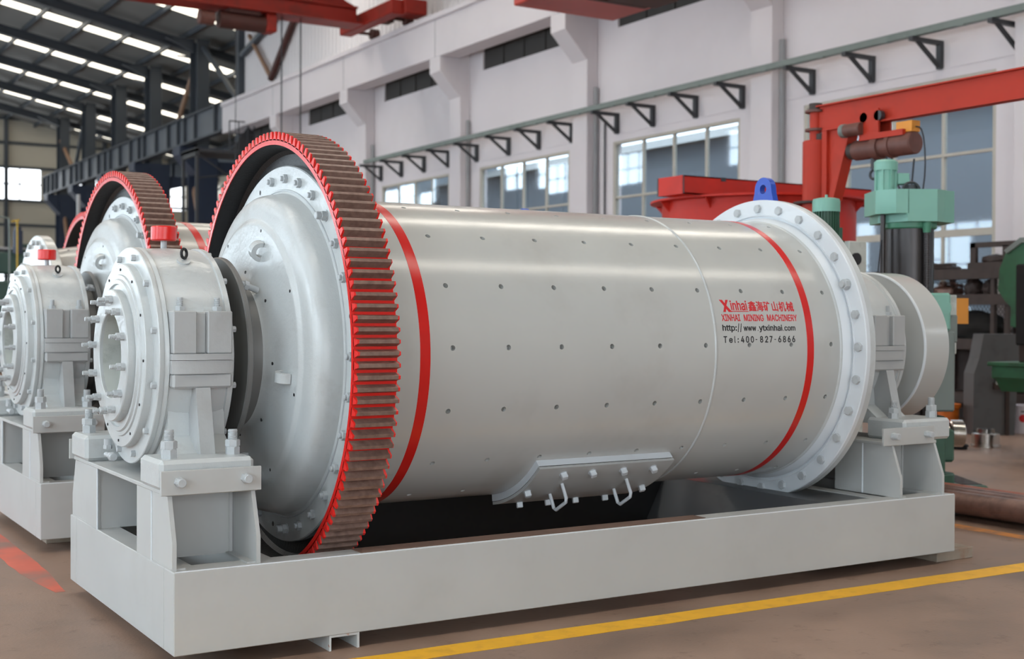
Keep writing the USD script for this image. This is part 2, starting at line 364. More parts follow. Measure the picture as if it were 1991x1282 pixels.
def stool(dx):
    Z0, Z1 = FZ1, 0.782
    near = [(0.036, Z0), (0.036, 0.579), (0.110, Z1), (1.88, Z1), (1.954, 0.579), (1.954, Z0)]
    hole = [(0.60, Z0+0.0), (1.385, Z0+0.0), (1.385, 0.752), (0.60, 0.752)]
    def plate(x0, x1, opened):
        if not opened: return prism(near, 'x', x0, x1)
        return cat(prism([near[0], near[1], near[2], (0.352, Z1), (0.352, Z0)], 'x', x0, x1), prism([(1.638, Z0), (1.638, Z1), near[3], near[4], near[5]], 'x', x0, x1))
    st = put('support_stool', plate(0.40+dx, 0.42+dx, False), 'frame_paint', mill)
    for y0, y1 in ((0.036, 0.352), (1.638, 1.954)):
        pts = [(y0, Z0), (y0, 0.579), (y0+0.074, Z1), (y1, Z1), (y1, Z0)] if y0 < 1 else [(y0, Z0), (y0, Z1), (y1-0.074, Z1), (y1, 0.579), (y1, Z0)]
        put('gusset', prism(pts, 'x', 0.004+dx, 0.024+dx), 'frame_paint', st)
    for y0, y1 in ((0.362, 0.60), (1.385, 1.63)):
        put('column', cat(box(0.0+dx, 0.018+dx, y0, y1, Z0, Z1), box(0.018+dx, 0.40+dx, y0+0.008, y0+0.024, Z0, Z1), box(0.382+dx, 0.399+dx, y0, y1, Z0, Z1)), 'frame_paint', st)
        put('weld_bead', cat(tube([(0.004+dx, y0-0.004, Z0), (0.004+dx, y0-0.004, Z1)], 0.005, 6)), 'flange_paint', st)
    put('cross_web', box(0.024+dx, 0.40+dx, 0.366, 0.384, Z0, Z1), 'frame_paint', st)
    put('top_plate', box(-0.006+dx, 0.430+dx, 0.11, 1.88, Z1, Z1+0.020, 0.003), 'frame_paint', st)
    for fa, fb_ in ((0.002, 0.07), (0.36, 0.42)):
        for ya, yb in ((0.05, 0.35), (1.64, 1.94)): put('foot_flange', box(fa+dx, fb_+dx, ya, yb, FZ1, FZ1+0.008), 'frame_paint', st)
stool(0.0); stool(4.715)

B_COVER = hexbolt(0.026, 0.022, 0.014, 0.014, 0.0)
B_FLANGE = hexbolt(0.030, 0.021)
B_SMALL = hexbolt(0.017, 0.022)
B_STRIP = hexbolt(0.024, 0.022, 0.021, 0.032)
def stud_arr(nut_r, nut_h, bolt_r, bolt_h, double=True):
    ps = []
    a = hexbolt(nut_r, nut_h); ps.append(tm(a[0], a[1])); z = nut_h
    if double:
        b = hexbolt(nut_r, nut_h*0.8); q = tm(b[0], b[1]); q.apply_transform(trimesh.transformations.rotation_matrix(0.35, [0, 0, 1])); q.apply_translation((0, 0, z)); ps.append(q); z += nut_h*0.8
    t = threaded(bolt_r, bolt_h, 0.007); t.apply_translation((0, 0, z-0.004)); ps.append(t)
    return arr(cat(*ps), 25)
S_FOOT = stud_arr(0.038, 0.046, 0.023, 0.055)
S_FOOT2 = stud_arr(0.035, 0.040, 0.024, 0.052)
S_EAR = stud_arr(0.026, 0.024, 0.015, 0.046, False)
S_TRUN = stud_arr(0.020, 0.022, 0.012, 0.036)

def bearing(dx, mirror):
    """housing, feet and ears; left one as measured, right one mirrored about its middle"""
    mx = lambda x: (dx - x) if mirror else (dx + x)
    def X(m):
        m = m.copy(); v = np.array(m.vertices); v[:, 0] = dx - v[:, 0] if mirror else dx + v[:, 0]; m.vertices = v
        if mirror: m.invert()
        return m
    prof = [(0.088, 0.46), (0.088, 0.548), (0.10, 0.556), (0.112, 0.556), (0.118, 0.546), (0.165, 0.552), (0.26, 0.556), (0.36, 0.553), (0.402, 0.546), (0.406, 0.557), (0.430, 0.557), (0.434, 0.552), (0.434, 0.46)]
    body = lx(prof, 128)
    # pedestal body under the shell
    ped = prism([(0.50, 1.02), (0.53, 1.30), (0.995, 1.30), (1.46, 1.30), (1.49, 1.02), (1.62, 0.930), (1.62, 0.90), (0.37, 0.90), (0.37, 0.930)], 'x', 0.125, 0.405)
    b = put('bearing_housing', X(cat(body, ped)), 'cast_paint', mill, 35)
    for sgn in (-1, 1):
        y = lambda v: YC + sgn*(v-YC) if sgn > 0 else v
        def YB(x0, x1, y0, y1, z0, z1, c=0.006):
            if sgn > 0: y0, y1 = 2*YC-y1, 2*YC-y0
            return box(x0, x1, y0, y1, z0, z1, c)
        def YP(pts, x0, x1):
            if sgn > 0: pts = [(2*YC-a, z) for a, z in pts]
            return prism(pts, 'x', x0, x1)
        put('foot', X(cat(YB(-0.025, 0.425, 0.130, 0.462, 0.803, 0.942, 0.018))), 'cast_paint', b)
        put('ear', X(cat(YB(0.117, 0.234, 0.40, 0.70, 1.420, 1.628), YB(0.287, 0.411, 0.40, 0.70, 1.420, 1.628), YB(0.232, 0.289, 0.432, 0.70, 1.420, 1.622))), 'cast_dark', b)
        # joint flange: slightly bowed band
        bow = [(0.113, 0.405), (0.15, 0.394), (0.264, 0.386), (0.378, 0.394), (0.414, 0.405), (0.414, 0.70), (0.113, 0.70)]
        if sgn > 0: bow = [(a, 2*YC-c) for a, c in bow]
        put('joint_flange', X(cat(prism(bow, 'z', 1.390, 1.420), prism([(a, c + (0.004 if sgn < 0 else -0.004)) for a, c in bow], 'z', 1.324, 1.388))), 'cast_dark', b)
        put('lower_ear', X(YB(0.117, 0.411, 0.402, 0.66, 1.253, 1.326, 0.010)), 'cast_dark', b)
        put('leg_rib', X(cat(YP([(0.402, 1.256), (0.325, 0.935), (0.60, 0.935), (0.60, 1.256)], 0.228, 0.300))), 'cast_dark', b)
        for bx, S, byy in ((0.048, S_FOOT, 0.235), (0.368, S_FOOT2, 0.275)):
            by = byy if sgn < 0 else 2*YC-byy
            put('anchor_bolt', xf(S, tri_frame((mx(bx), by, 0.941), (0, 0, 1), 0.4)), 'bolt_paint', b)
        for bx in (0.180, 0.365):
            by = 0.50 if sgn < 0 else 2*YC-0.50
            put('cap_bolt', xf(S_EAR, tri_frame((mx(bx), by, 1.627), (0, 0, 1), 0.2)), 'bolt_paint', b)
    # bolts around the inner ring
    for k in range(12):
        put('cover_bolt', xf(B_SMALL, tri_frame(onaxis(mx(0.430), 0.535, 15+30*k), (-1 if mirror else 1, 0, 0))), 'bolt_paint', b)
    # web ribs beside the leg
    c = put('bearing_cover', X(lx([(0.090, 0.30), (0.090, 0.552), (0.082, 0.556), (0.066, 0.556), (0.062, 0.552), (0.062, 0.474), (0.060, 0.470), (0.024, 0.470), (0.020, 0.466), (0.020, 0.415), (0.012, 0.411), (0.012, 0.392), (0.002, 0.386), (0.002, 0.366), (0.012, 0.362), (0.012, 0.30)], 128)), 'cast_paint', mill, 35)
    for k in range(12):
        put('cover_bolt', xf(B_SMALL, tri_frame(onaxis(mx(0.062), 0.512, 15+30*k), (1 if mirror else -1, 0, 0), 0.3)), 'bolt_paint', c)
    for k in range(12):
        put('grease_screw', arr(cyl(onaxis(mx(0.020), 0.438, 2+30*k), onaxis(mx(0.016), 0.438, 2+30*k), 0.007, 10)), 'black_iron', c)
    put('oil_disc', X(lx([(0.520, 0.30), (0.520, 0.510), (0.526, 0.516), (0.546, 0.516), (0.552, 0.508), (0.552, 0.30)], 128)), 'disc_shade_grey', mill, 35)
bearing(0.0, False)
bearing(5.285, True)
# baseplate side straps with jacking bolts, and the bridge between feet
for dx in (0.0, 4.66):
    for y0, y1, sy in ((0.095, 0.112, -1), (1.878, 1.895, 1)):
        s = put('side_strap', box(-0.030+dx, 0.446+dx, y0, y1, 0.786, 0.898, 0.002), 'frame_paint', mill)
        for bx in (0.052, 0.366):
            put('jacking_bolt', xf(B_STRIP, tri_frame((bx+dx, y0 if sy < 0 else y1, 0.846), (0, sy, 0), 0.2)), 'bolt_paint', s)
put('setscrew', cat(cyl((0.03, 1.30, 0.862), (0.03, 1.16, 0.862), 0.014, 14), tm(*xf(B_STRIP, tri_frame((0.03, 1.20, 0.862), (0, -1, 0)))[:2]), tm(*xf(B_STRIP, tri_frame((0.03, 1.27, 0.895), (0, 0, 1)))[:2])), 'bolt_paint', mill)
# oiler cap and eye bolt on the near bearing
g = put('oiler_cap', cat(cyl((0.246, YC, 1.994), (0.246, YC, 2.070), 0.066, 32, chamfer=0.006)), 'red_paint', mill, label='red drum-shaped oiler cap')
put('stem', cyl((0.246, YC, 1.945), (0.246, YC, 1.995), 0.016, 16), 'bolt_paint', g)
e = put('eye_bolt', fixn(tube(arc((0.262, 0.700, 1.917), 0.023, 0, 345, 24, (0.78, 0.62, 0), (0, 0, 1)), 0.0075, 8, True)), 'black_iron', mill, 40, 'black eye bolt')
put('boss', cat(cyl((0.262, 0.73, 1.850), (0.262, 0.703, 1.886), 0.034, 20)), 'cast_paint', e)

# near trunnion end: ring face, bore, studs
tr = put('trunnion', lx([(0.03, 0.300), (0.03, 0.337), (-0.026, 0.337), (-0.031, 0.333), (-0.031, 0.222), (-0.027, 0.218), (0.10, 0.215), (0.50, 0.200), (0.75, 0.14), (0.75, 0.0)], 128), 'cast_paint', mill, 35)
put('bore_liner', lx([(-0.012, 0.2165), (0.30, 0.2105), (0.62, 0.196)], 96), 'plate_grey', tr, True)
for k in range(12):
    put('stud', xf(S_TRUN, tri_frame(onaxis(-0.031, 0.288, 9.7+30*k), (-1, 0, 0), 0.5*k)), 'bolt_paint', tr)

# near end cover
cov = put('end_cover', lx([(0.645, 0.30), (0.645, 0.390), (0.652, 0.394), (0.672, 0.420), (0.684, 0.470), (0.694, 0.540), (0.703, 0.620), (0.708, 0.690), (0.712, 0.708), (0.724, 0.719), (0.729, 0.735), (0.734, 0.77), (0.742, 0.805), (0.757, 0.835), (0.780, 0.853), (0.815, 0.862), (0.862, 0.867), (0.878, 0.872), (0.884, 0.882), (0.886, 0.900), (0.886, 1.018), (0.892, 1.0235), (0.93, 1.0235), (0.93, 0.80)], 192), 'cast_paint', mill, 40)
put('neck', lx([(0.55, 0.384), (0.62, 0.386), (0.650, 0.390)], 128), 'disc_shade_grey', cov, 35)
put('joint_bead', lx([(0.8865, 0.884), (0.880, 0.887), (0.880, 0.893), (0.8865, 0.896)], 160), 'bolt_paint', cov)
for k in range(30):
    a = 11.5 + 12*k
    if k in (5, 13, 22):      # left empty: bolt holes
        put('bolt_hole', cyl(onaxis(0.8858, 0.952, a), onaxis(0.888, 0.952, a), 0.014, 16), 'black_iron', cov); continue
    big = k in (10, 21, 27, 2)
    B = hexbolt(0.027, 0.026, 0.020, 0.028, 0.03) if big else B_COVER
    put('cover_bolt', xf(B, tri_frame(onaxis(0.886, 0.952, a), (-1, 0, 0), 0.3*k)), 'bolt_paint', cov)
for k, (r_, x_) in enumerate([(0.680, 0.7075)]*8):
    put('tapped_hole', cyl(onaxis(x_-0.0012, r_, 16+45*k), onaxis(x_+0.006, r_, 16+45*k), 0.0085, 14), 'black_iron', cov)
for k in range(8):
    put('tapped_hole', cyl(onaxis(0.674, 0.440, 5+45*k), onaxis(0.684, 0.440, 5+45*k), 0.0085, 14), 'black_iron', cov)
for ang in (111, 190, 268, 30):      # lifting straps bent from flat bar, standing on the dish
    r0 = 0.585
    pts = []
    for t in np.linspace(-90, 90, 19): pts.append((0.690-0.052*math.cos(math.radians(t)), r0+0.052*math.sin(math.radians(t))))
    outer = [(0.700, r0-0.052)] + pts + [(0.700, r0+0.052)]
    inner = [(0.700, r0+0.028)] + [(0.690-0.026*math.cos(math.radians(t)), r0+0.028*math.sin(math.radians(t))) for t in np.linspace(90, -90, 19)] + [(0.700, r0-0.028)]
    m = trimesh.creation.extrude_polygon(Polygon(outer+inner), 0.05, engine='earcut'); v = np.array(m.vertices); v[:, 2] -= 0.025
    a = math.radians(ang); er = np.array([0, math.cos(a), math.sin(a)]); et = np.array([0, -math.sin(a), math.cos(a)])
    w = np.outer(v[:, 0], [1, 0, 0]) + np.outer(v[:, 1], er) + np.outer(v[:, 2], et) + np.array([0, YC, ZC])
    put('lifting_strap', fixn(trimesh.Trimesh(w, m.faces, process=False)), 'cast_paint', cov)
put('grease_nipple', cat(cyl(onaxis(0.66, 0.43, 128), onaxis(0.56, 0.47, 128), 0.016, 14), cyl(onaxis(0.60, 0.454, 128), onaxis(0.575, 0.464, 128), 0.026, 6)), 'bolt_paint', cov)

# ring gear
XG0, XG1 = 0.801, 1.027
gear = put('ring_gear', lx([(XG0, 1.129), (XG0, 1.159), (XG1, 1.159), (XG1, 1.129)], 264, True), 'red_paint', mill, 35)
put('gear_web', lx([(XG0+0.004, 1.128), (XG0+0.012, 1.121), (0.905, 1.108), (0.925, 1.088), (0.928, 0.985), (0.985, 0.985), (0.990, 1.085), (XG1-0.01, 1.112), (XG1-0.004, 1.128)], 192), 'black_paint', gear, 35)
NT = 132; pr = 2*PI/NT
tp = [(1.152, 0.0225), (1.159, 0.0205), (1.168, 0.0172), (1.180, 0.0140), (1.192, 0.0108), (1.199, 0.0084)]
for k in range(NT):
    a = math.radians(154.05) + k*pr
    L = [(r, -w) for r, w in tp] + [(r, w) for r, w in reversed(tp)]
    P2 = [(YC + r*math.cos(a) - t*math.sin(a), ZC + r*math.sin(a) + t*math.cos(a)) for r, t in L]
    n = len(P2); P2 = np.array(P2)
    ch = 0.002; ins = P2 + (np.array([YC+1.17*math.cos(a), ZC+1.17*math.sin(a)])-P2)*0.035
    v = np.vstack([np.c_[np.full(n, XG0+0.0), ins], np.c_[np.full(n, XG0+ch), P2], np.c_[np.full(n, XG1-ch), P2], np.c_[np.full(n, XG1), ins]])
    F = []
    for j in range(3):
        for i in range(n):
            b = (i+1) % n; F += [(j*n+i, j*n+b, (j+1)*n+b), (j*n+i, (j+1)*n+b, (j+1)*n+i)]
    for i in range(1, n-1): F += [(0, i+1, i), (3*n, 3*n+i, 3*n+i+1)]
    t = trimesh.Trimesh(v, F, process=False)
    if t.volume < 0: t.invert()
    put('tooth', t, 'tooth', gear, 28)

# drum shell with drilled liner-bolt holes
R = 0.857
def shell():
    prof = lambda r0, r1, x0, x1: lx([(x0, r0), (x0, r1), (x1, r1), (x1, r0)], 240, True)
    t = prof(0.80, R, 0.95, 4.345)
    def to_m(m): return m3.Manifold(m3.Mesh(np.asarray(m.vertices, np.float32), np.asarray(m.faces, np.uint32)))
    t.merge_vertices(); A = to_m(t)
    pins = []
    for i in range(9):
        for k in range(16):
            a = 177.1 + 22.5*k + (0.0)
            if 226 < (a % 360) < 268 and 2.1 < 1.497+0.3379*i < 3.15: continue
            c = cyl(onaxis(1.497+0.3379*i, 0.82, a), onaxis(1.497+0.3379*i, 0.90, a), 0.0145, 16); c.merge_vertices()
            if c.volume < 0: c.invert()
            pins.append(to_m(c))
    H = m3.Manifold.batch_boolean(pins, m3.OpType.Add)
    Dm = (A - H).to_mesh(); v = np.array(Dm.vert_properties[:, :3], float); f = np.array(Dm.tri_verts)
    rad = np.hypot(v[:, 1]-YC, v[:, 2]-ZC); out = (rad[f] > R-0.0012).all(1)
    V1, i1 = np.unique(f[out], return_inverse=True); v1 = v[V1]; n1 = np.c_[np.zeros(len(v1)), v1[:, 1]-YC, v1[:, 2]-ZC]; n1 /= np.linalg.norm(n1, axis=1, keepdims=True)
    r2 = trimesh.Trimesh(v, f[~out], process=False); r2.remove_unreferenced_vertices(); v2, f2, n2 = meshkit.arrays(r2, 40)
    return np.vstack([v1, v2]), np.vstack([i1.reshape(-1, 3), f2+len(v1)]), np.vstack([n1, n2])
drum = put('drum', shell(), 'mill_paint', mill)
def band(x0, x1, h=0.0015, n=240): return lx([(x0, R-0.01), (x0, R+h*0.6), (x0+0.0008, R+h), (x1-0.0008, R+h), (x1, R+h*0.6), (x1, R-0.01)], n, True)
put('stripe', band(1.307, 1.366), 'stripe_red', drum, 40, 'red painted stripe')
put('stripe', band(3.996, 4.052), 'stripe_red', drum, 40, 'red painted stripe')
put('seam_weld', lx([(3.254, R-0.005), (3.255, R+0.003), (3.262, R+0.006), (3.270, R+0.005), (3.275, R-0.004)], 240), 'cast_paint', drum, 60)
# lettering wrapped round the shell: u along x, v measured up the shell
def wrap(m, x0, x1, deg_top, deg_bot, sq=None):
    v = np.array(m.vertices); b0, b1 = v.min(0), v.max(0)
    u = (v[:, 0]-b0[0])/(b1[0]-b0[0]); w = (v[:, 1]-b0[1])/(b1[1]-b0[1])
    x = x0+u*(x1-x0); a = np.radians(deg_bot+(deg_top-deg_bot)*w); r = np.where(v[:, 2] > (b0[2]+b1[2])/2, R+0.0012, R-0.0015)
    t = trimesh.Trimesh(np.c_[x, YC+r*np.cos(a), ZC+r*np.sin(a)], m.faces, process=False)
    if t.volume < 0: t.invert()
    return t
CJK = '00360140064121492151095108520959266024641665167245734474297426772075087203790482178433904394509957976095609262917587968396809173737771745674557383728465766474609259925180517948884398409937943289338831773176299628962192208912981197024702460542050400020201091111081708200422042821292131113110320431,7612791182207620,6940704075407342,344947414940634767503551,4031313131304628462244204214461447115412512048204828672966315531543349324635,6120641166116620,5560625964635664,4484448356835087,36623859456044643664,31143214331634213120,274224403140,1721191321132120/03050309112417422043253926483648386232582563246633774299519753965089508796879685967645764171426991699048984899399837913790368925962396158814850581016100600260055907591074107612761432143118343434372737242714020901,65587251734880488059,623671287124782579376237,485947486248565553565359,45364424602551355037|058910971397288931863183267724771584|00580061036405670767206025562554204717471252/0042004603490961147914830284029343934383258222652062206141604122432546404684488568856396699972997596818599849974577457405628501044004200350535083711371319131804100409350434,2051192430233050/007802791378132042194298569957208519867898799900870085080108/00280636135218641766036603761977199821993098307744774575456730663059444446404741485048925093859285129012913192329828991097059503800276037506738259825957563152174809420139003306330937124119453146394438413339323342304230012800190119391839132707200420/0027003008461465136703670375037714771597169926982677357735796679679975997797779482968496958495839180977996697869776880438245876492649662914184268518871289129026932699219709930291018302790575136201560455065509581254125339503949274311380435043009301137224039344034453142294227452645250117001502143213321126072004200226,7780858082867790,6317722570406339,266635514050406741674967505053505467626763506850666935693467'
def glyphs(s):
    for ch in s.split('/'):
        parts = []
        for poly in ch.split('|'):
            rings = [[(int(r[i:i+2]), int(r[i+2:i+4])) for i in range(0, len(r), 4)] for r in poly.split(',')]
            g = Polygon(rings[0], rings[1:]).buffer(0)
            parts += [trimesh.creation.extrude_polygon(q, 1.0, engine='earcut') for q in getattr(g, 'geoms', [g])]
        yield cat(*parts)
def word(text, bold=False): return meshkit.text_mesh(text, 1.0, 0.1, bold)
logo = []
bigx = cat(*[trimesh.creation.extrude_polygon(Polygon(p), 1.0, engine='earcut') for p in ([(0, 100), (32, 100), (58, 60), (112, 0), (76, 0), (40, 48)], [(66, 100), (92, 100), (64, 54), (46, 0), (20, 0), (42, 50)])])
logo.append(wrap(bigx, 3.332, 3.416, 158.6, 163.7))
logo.append(wrap(word('inhai', True), 3.412, 3.541, 158.8, 163.0))
logo.append(wrap(trimesh.creation.extrude_polygon(Polygon([(0, 0), (1, 0), (1, 1), (0, 1)]), 1.0, engine='earcut'), 3.400, 3.546, 163.25, 163.55))
xs = [3.553, 3.622, 3.673, 3.748, 3.800, 3.858, 3.918]
gx = [(3.551, 3.613), (3.616, 3.672), (3.675, 3.727), (3.742, 3.790), (3.798, 3.854), (3.860, 3.920)]
for (a, b), gm in zip(gx, glyphs(CJK)): logo.append(wrap(gm, a, b, 159.0, 163.3))
put('lettering', cat(*logo), 'letter_red', drum, False, 'red painted maker name with Chinese characters')
def line(text, x0, x1, t, b, bold, gaps=None):
    return wrap(word(text, bold), x0, x1, t, b)
put('lettering', cat(line('XINHAI', 3.326, 3.470, 164.65, 167.45, True), line('MINING', 3.500, 3.656, 164.65, 167.45, True), line('MACHINERY', 3.686, 3.931, 164.6, 167.4, True)), 'letter_red', drum, False, 'red painted capitals')
put('lettering', cat(line('http:', 3.322, 3.432, 168.9, 172.0, True), line('//', 3.438, 3.474, 168.4, 171.9, False), line('www', 3.486, 3.585, 169.6, 171.4, True), line('.', 3.597, 3.603, 171.1, 171.4, True), line('ytxinhai', 3.610, 3.797, 168.9, 172.0, True), line('.', 3.803, 3.809, 171.1, 171.4, True), line('com', 3.815, 3.905, 169.6, 171.4, True)), 'letter_black', drum, False, 'black painted web address')
tel = [('T', 3.324, 3.350), ('e', 3.366, 3.393), ('l', 3.408, 3.415), (':', 3.433, 3.440), ('4', 3.459, 3.484), ('0', 3.498, 3.522), ('0', 3.536, 3.560), ('-', 3.574, 3.587), ('8', 3.610, 3.634), ('2', 3.650, 3.674), ('7', 3.688, 3.710), ('-', 3.726, 3.739), ('6', 3.757, 3.781), ('8', 3.796, 3.820), ('6', 3.834, 3.858), ('6', 3.872, 3.896)]
tl = []
for ch, a, b in tel:
    t, bo = {'e': (174.25, 176.15), ':': (174.35, 176.1), '-': (174.75, 175.05)}.get(ch, (173.5, 176.15)); tl.append(line(ch, a, b, t, bo, True))
put('lettering', cat(*tl), 'letter_black', drum, False, 'black painted telephone number')

# manhole: pad frame and bolted cover hugging the shell, bow handles
def patch(x0, x1, a0, a1, r0, r1, n=24):
    A = np.radians(np.linspace(a0, a1, n)); pts = [(YC+r1*math.cos(a), ZC+r1*math.sin(a)) for a in A] + [(YC+r0*math.cos(a), ZC+r0*math.sin(a)) for a in A[::-1]]
    return prism(pts, 'x', x0, x1)
mh = put('manhole_frame', patch(2.165, 3.115, 224.3, 261.2, R-0.02, 0.897), 'flange_paint', mill, 25)
put('gasket', patch(2.172, 3.108, 224.6, 260.9, 0.89, 0.901), 'black_iron', mh, 25)
mc = put('manhole_cover', patch(2.165, 3.120, 224.6, 261.0, 0.900, 0.917), 'frame_paint', mill, 25)
SQ = arr(cat(box(-0.018, 0.018, -0.018, 0.018, 0, 0.034, 0.004), cyl((0, 0, -0.004), (0, 0, 0.002), 0.026, 16)), 25)
for x_, a_ in [(2.352, 228.3), (2.552, 228.3), (2.772, 228.3), (2.992, 228.3), (2.205, 240), (3.065, 244), (2.31, 257), (2.51, 257), (2.71, 257), (2.93, 257)]:
    a = math.radians(a_); put('cover_bolt', xf(SQ, tri_frame(onaxis(x_, 0.916, a_), (0, math.cos(a), math.sin(a)), 0.4)), 'flange_paint', mc)
for x_ in (2.405, 2.865):
    P = []
    for a_, r_ in ((235.6, 0.912), (236.0, 1.005), (236.9, 1.022), (243.4, 1.022), (244.4, 1.005), (244.8, 0.912)): P.append(onaxis(x_, r_, a_))
    put('handle', tube(P, 0.0105, 10), 'flange_paint', mc, 40)

# far flange, weld fillet, bolts, rear cover, trunnion hood, lug
fl = put('flange', lx([(4.280, R-0.004), (4.282, R+0.004), (4.300, R+0.012), (4.320, R+0.024), (4.338, R+0.030), (4.344, R+0.032), (4.356, R+0.033), (4.356, R+0.046), (4.343, R+0.047), (4.341, R+0.056), (4.346, R+0.058), (4.346, 1.010), (4.351, 1.015), (4.380, 1.015), (4.380, 0.86)], 224), 'flange_paint', mill, 22)
put('fillet_weld', lx([(4.276, R-0.003), (4.279, R+0.005), (4.288, R+0.009), (4.298, R+0.008), (4.304, R)], 200), 'cast_paint', fl, 60)
for k in range(29):
    a = 166.0 + k*360/29
    if k == 28:
        put('flange_bolt', xf(hexbolt(0.034, 0.034, 0.022, 0.016, 0.036), tri_frame(onaxis(4.345, 0.945, a), (-1, 0, 0), 0.7)), 'bolt_paint', fl)
    else:
        put('flange_bolt', xf(B_FLANGE, tri_frame(onaxis(4.346, 0.954, a), (-1, 0, 0), 0.37*k)), 'bolt_paint', fl)
put('rear_cover', lx([(4.380, 1.015), (4.425, 1.015), (4.430, 1.010), (4.430, 0.88), (4.50, 0.86), (4.56, 0.80), (4.58, 0.72), (4.585, 0.60), (4.61, 0.46), (4.66, 0.39), (4.78, 0.384), (4.78, 0.30)], 160), 'cast_paint', mill, 35)
hood = put('discharge_hood', lx([(5.20, 0.30), (5.43, 0.30), (5.432, 0.535), (5.440, 0.541), (5.676, 0.541), (5.680, 0.536), (5.680, 0.0)], 144), 'mill_paint', mill, 35)
put('rim_weld', lx([(5.428, 0.530), (5.430, 0.540), (5.440, 0.544), (5.446, 0.540)], 144), 'flange_paint', hood, 60)
lug_pts = [(-0.120, 2.36), (-0.086, 2.47)] + [(0.082*math.cos(t), 2.497+0.082*math.sin(t)) for t in np.linspace(PI*0.95, 0.05*PI, 20)] + [(0.086, 2.47), (0.120, 2.36)]
lug_pts = [(1.02+a, z) for a, z in lug_pts]
put('lifting_lug', prism(lug_pts, 'x', 4.432, 4.478, [[(1.02+0.032*math.cos(t), 2.497+0.032*math.sin(t)) for t in np.linspace(0, 2*PI, 24, endpoint=False)]]), 'blue_paint', mill, 30, 'blue lifting lug with a round eye')

ROT = ['ring_gear', 'end_cover', 'drum', 'manhole_frame', 'manhole_cover', 'flange', 'rear_cover']
M2, M3 = (0.10, 3.30, 0.02), (0.75, 7.40, 0.02)
mill2 = variant_of(mill, M2, 'second grey ball mill, left of and behind the lettered one, with red gear showing', [(ROT, -0.10, 1.067)])
mill3 = variant_of(mill, M3, 'farthest grey ball mill at the left edge, mostly hidden behind the second one', [(['ring_gear'], 0.0, 1.067)], ['bearing_housing', 'bearing_cover', 'oil_disc', 'trunnion', 'oiler_cap', 'eye_bolt', 'end_cover'])
fc = put('feed_cone', lx([(0.335, 0.30), (0.335, 1.006), (0.343, 1.015), (0.435, 1.015), (0.440, 1.008), (0.440, 0.88), (0.47, 0.862), (0.95, 0.955), (0.95, 0.8)], 160), 'mill_paint', mill3, 35)
for k in range(29): put('flange_bolt', xf(hexbolt(0.028, 0.03), tri_frame(onaxis(0.335, 0.94, k*360/29), (-1, 0, 0), 0.37*k)), 'bolt_paint', fc)
for k in range(12): put('bolt_hole', cyl(onaxis(0.62, 0.880, 15+30*k), onaxis(0.62, 0.893, 15+30*k), 0.016, 14), 'black_iron', fc)

# skids under the mills
ch = prism([(0.755, 0.0), (0.765, 0.0), (0.765, 0.064), (0.900, 0.064), (0.900, 0.0), (0.912, 0.0), (0.912, 0.075), (0.755, 0.075)], 'y', 0.005, 1.95)
p = put('steel_channel', ch, 'channel_white'); tag(p, 'white rust-edged steel channel propping up the front mill frame near the yellow line', 'steel channel')
p = put('support_block', box(5.10, 5.455, 0.06, 0.40, 0.0, 0.075, 0.004), 'wood_block'); tag(p, 'grey-brown block under the right front corner of the front mill frame', 'block')
p = put('support_block', box(5.10, 5.46, 1.60, 1.95, 0.0, 0.075, 0.004), 'panel_grey'); tag(p, 'dark grey block under the back right corner of the front mill frame', 'block')
for (dx, y0, _), nm in ((M2, 'second'), (M3, 'farthest')):
    c2 = ch.copy(); v = np.array(c2.vertices); v[:, 2] = np.where(v[:, 2] > 0.05, v[:, 2]+0.02, v[:, 2]); v += (dx, y0, 0); c2.vertices = v; p = put('steel_channel', c2, 'channel_white'); tag(p, 'steel channel propping up the %s ball mill at its geared end' % nm, 'steel channel')
    p = put('support_block', box(5.0+dx, 5.36+dx, y0+0.1, y0+1.9, 0, 0.095, 0.004), 'wood_block'); tag(p, 'long grey-brown block under the right end of the %s ball mill' % nm, 'block')
    p = put('support_block', box(0.12+dx, 0.30+dx, y0+0.4, y0+1.9, 0, 0.095, 0.004), 'wood_block'); tag(p, 'long grey-brown block under the left end of the %s ball mill' % nm, 'block')
p = put('support_block', box(0.10, 0.28, 0.6, 1.9, 0, 0.075, 0.004), 'wood_block'); tag(p, 'long grey-brown block under the left end of the front mill frame', 'block')
# ================================================================= the hall
XW = 15.70
def kind(p, lab=None): return tag(p, lab, None, None, 'structure')
kind(put('floor', box(-9, 30, -16, 80, -0.2, 0.0), 'concrete'), 'brown-grey worn concrete floor of the workshop')
def ribbon(pts_l, pts_r, z0, z1):
    P = list(pts_l) + list(pts_r)[::-1]; return prism(P, 'z', z0, z1)
def wob(n, s): return [rng.uniform(-s, s) for _ in range(n)]
xs_ = np.linspace(-6, 14, 81)
yl = [-0.172 - 0.0148*(x-0.9) for x in xs_]
put_line = ribbon([(x, y+w) for x, y, w in zip(xs_, yl, wob(81, .006))], [(x, y-0.178+w) for x, y, w in zip(xs_, yl, wob(81, .006))], 0.0004, 0.0016)
kind(put('trim_1', put_line, 'yellow_line'), 'yellow line painted on the floor in front of the mill')
ys_ = np.linspace(-6, 6, 49)
kind(put('trim_2', ribbon([(6.36+w, y) for y, w in zip(ys_, wob(49, .01))], [(6.51+w, y) for y, w in zip(ys_, wob(49, .01))], 0.0004, 0.0014), 'orange_line'), 'worn orange line on the floor beside the rusty bars')
ys_ = np.linspace(2.02, 12, 61)
def wl(y): return min(1.0, (y-2.02)/0.7)
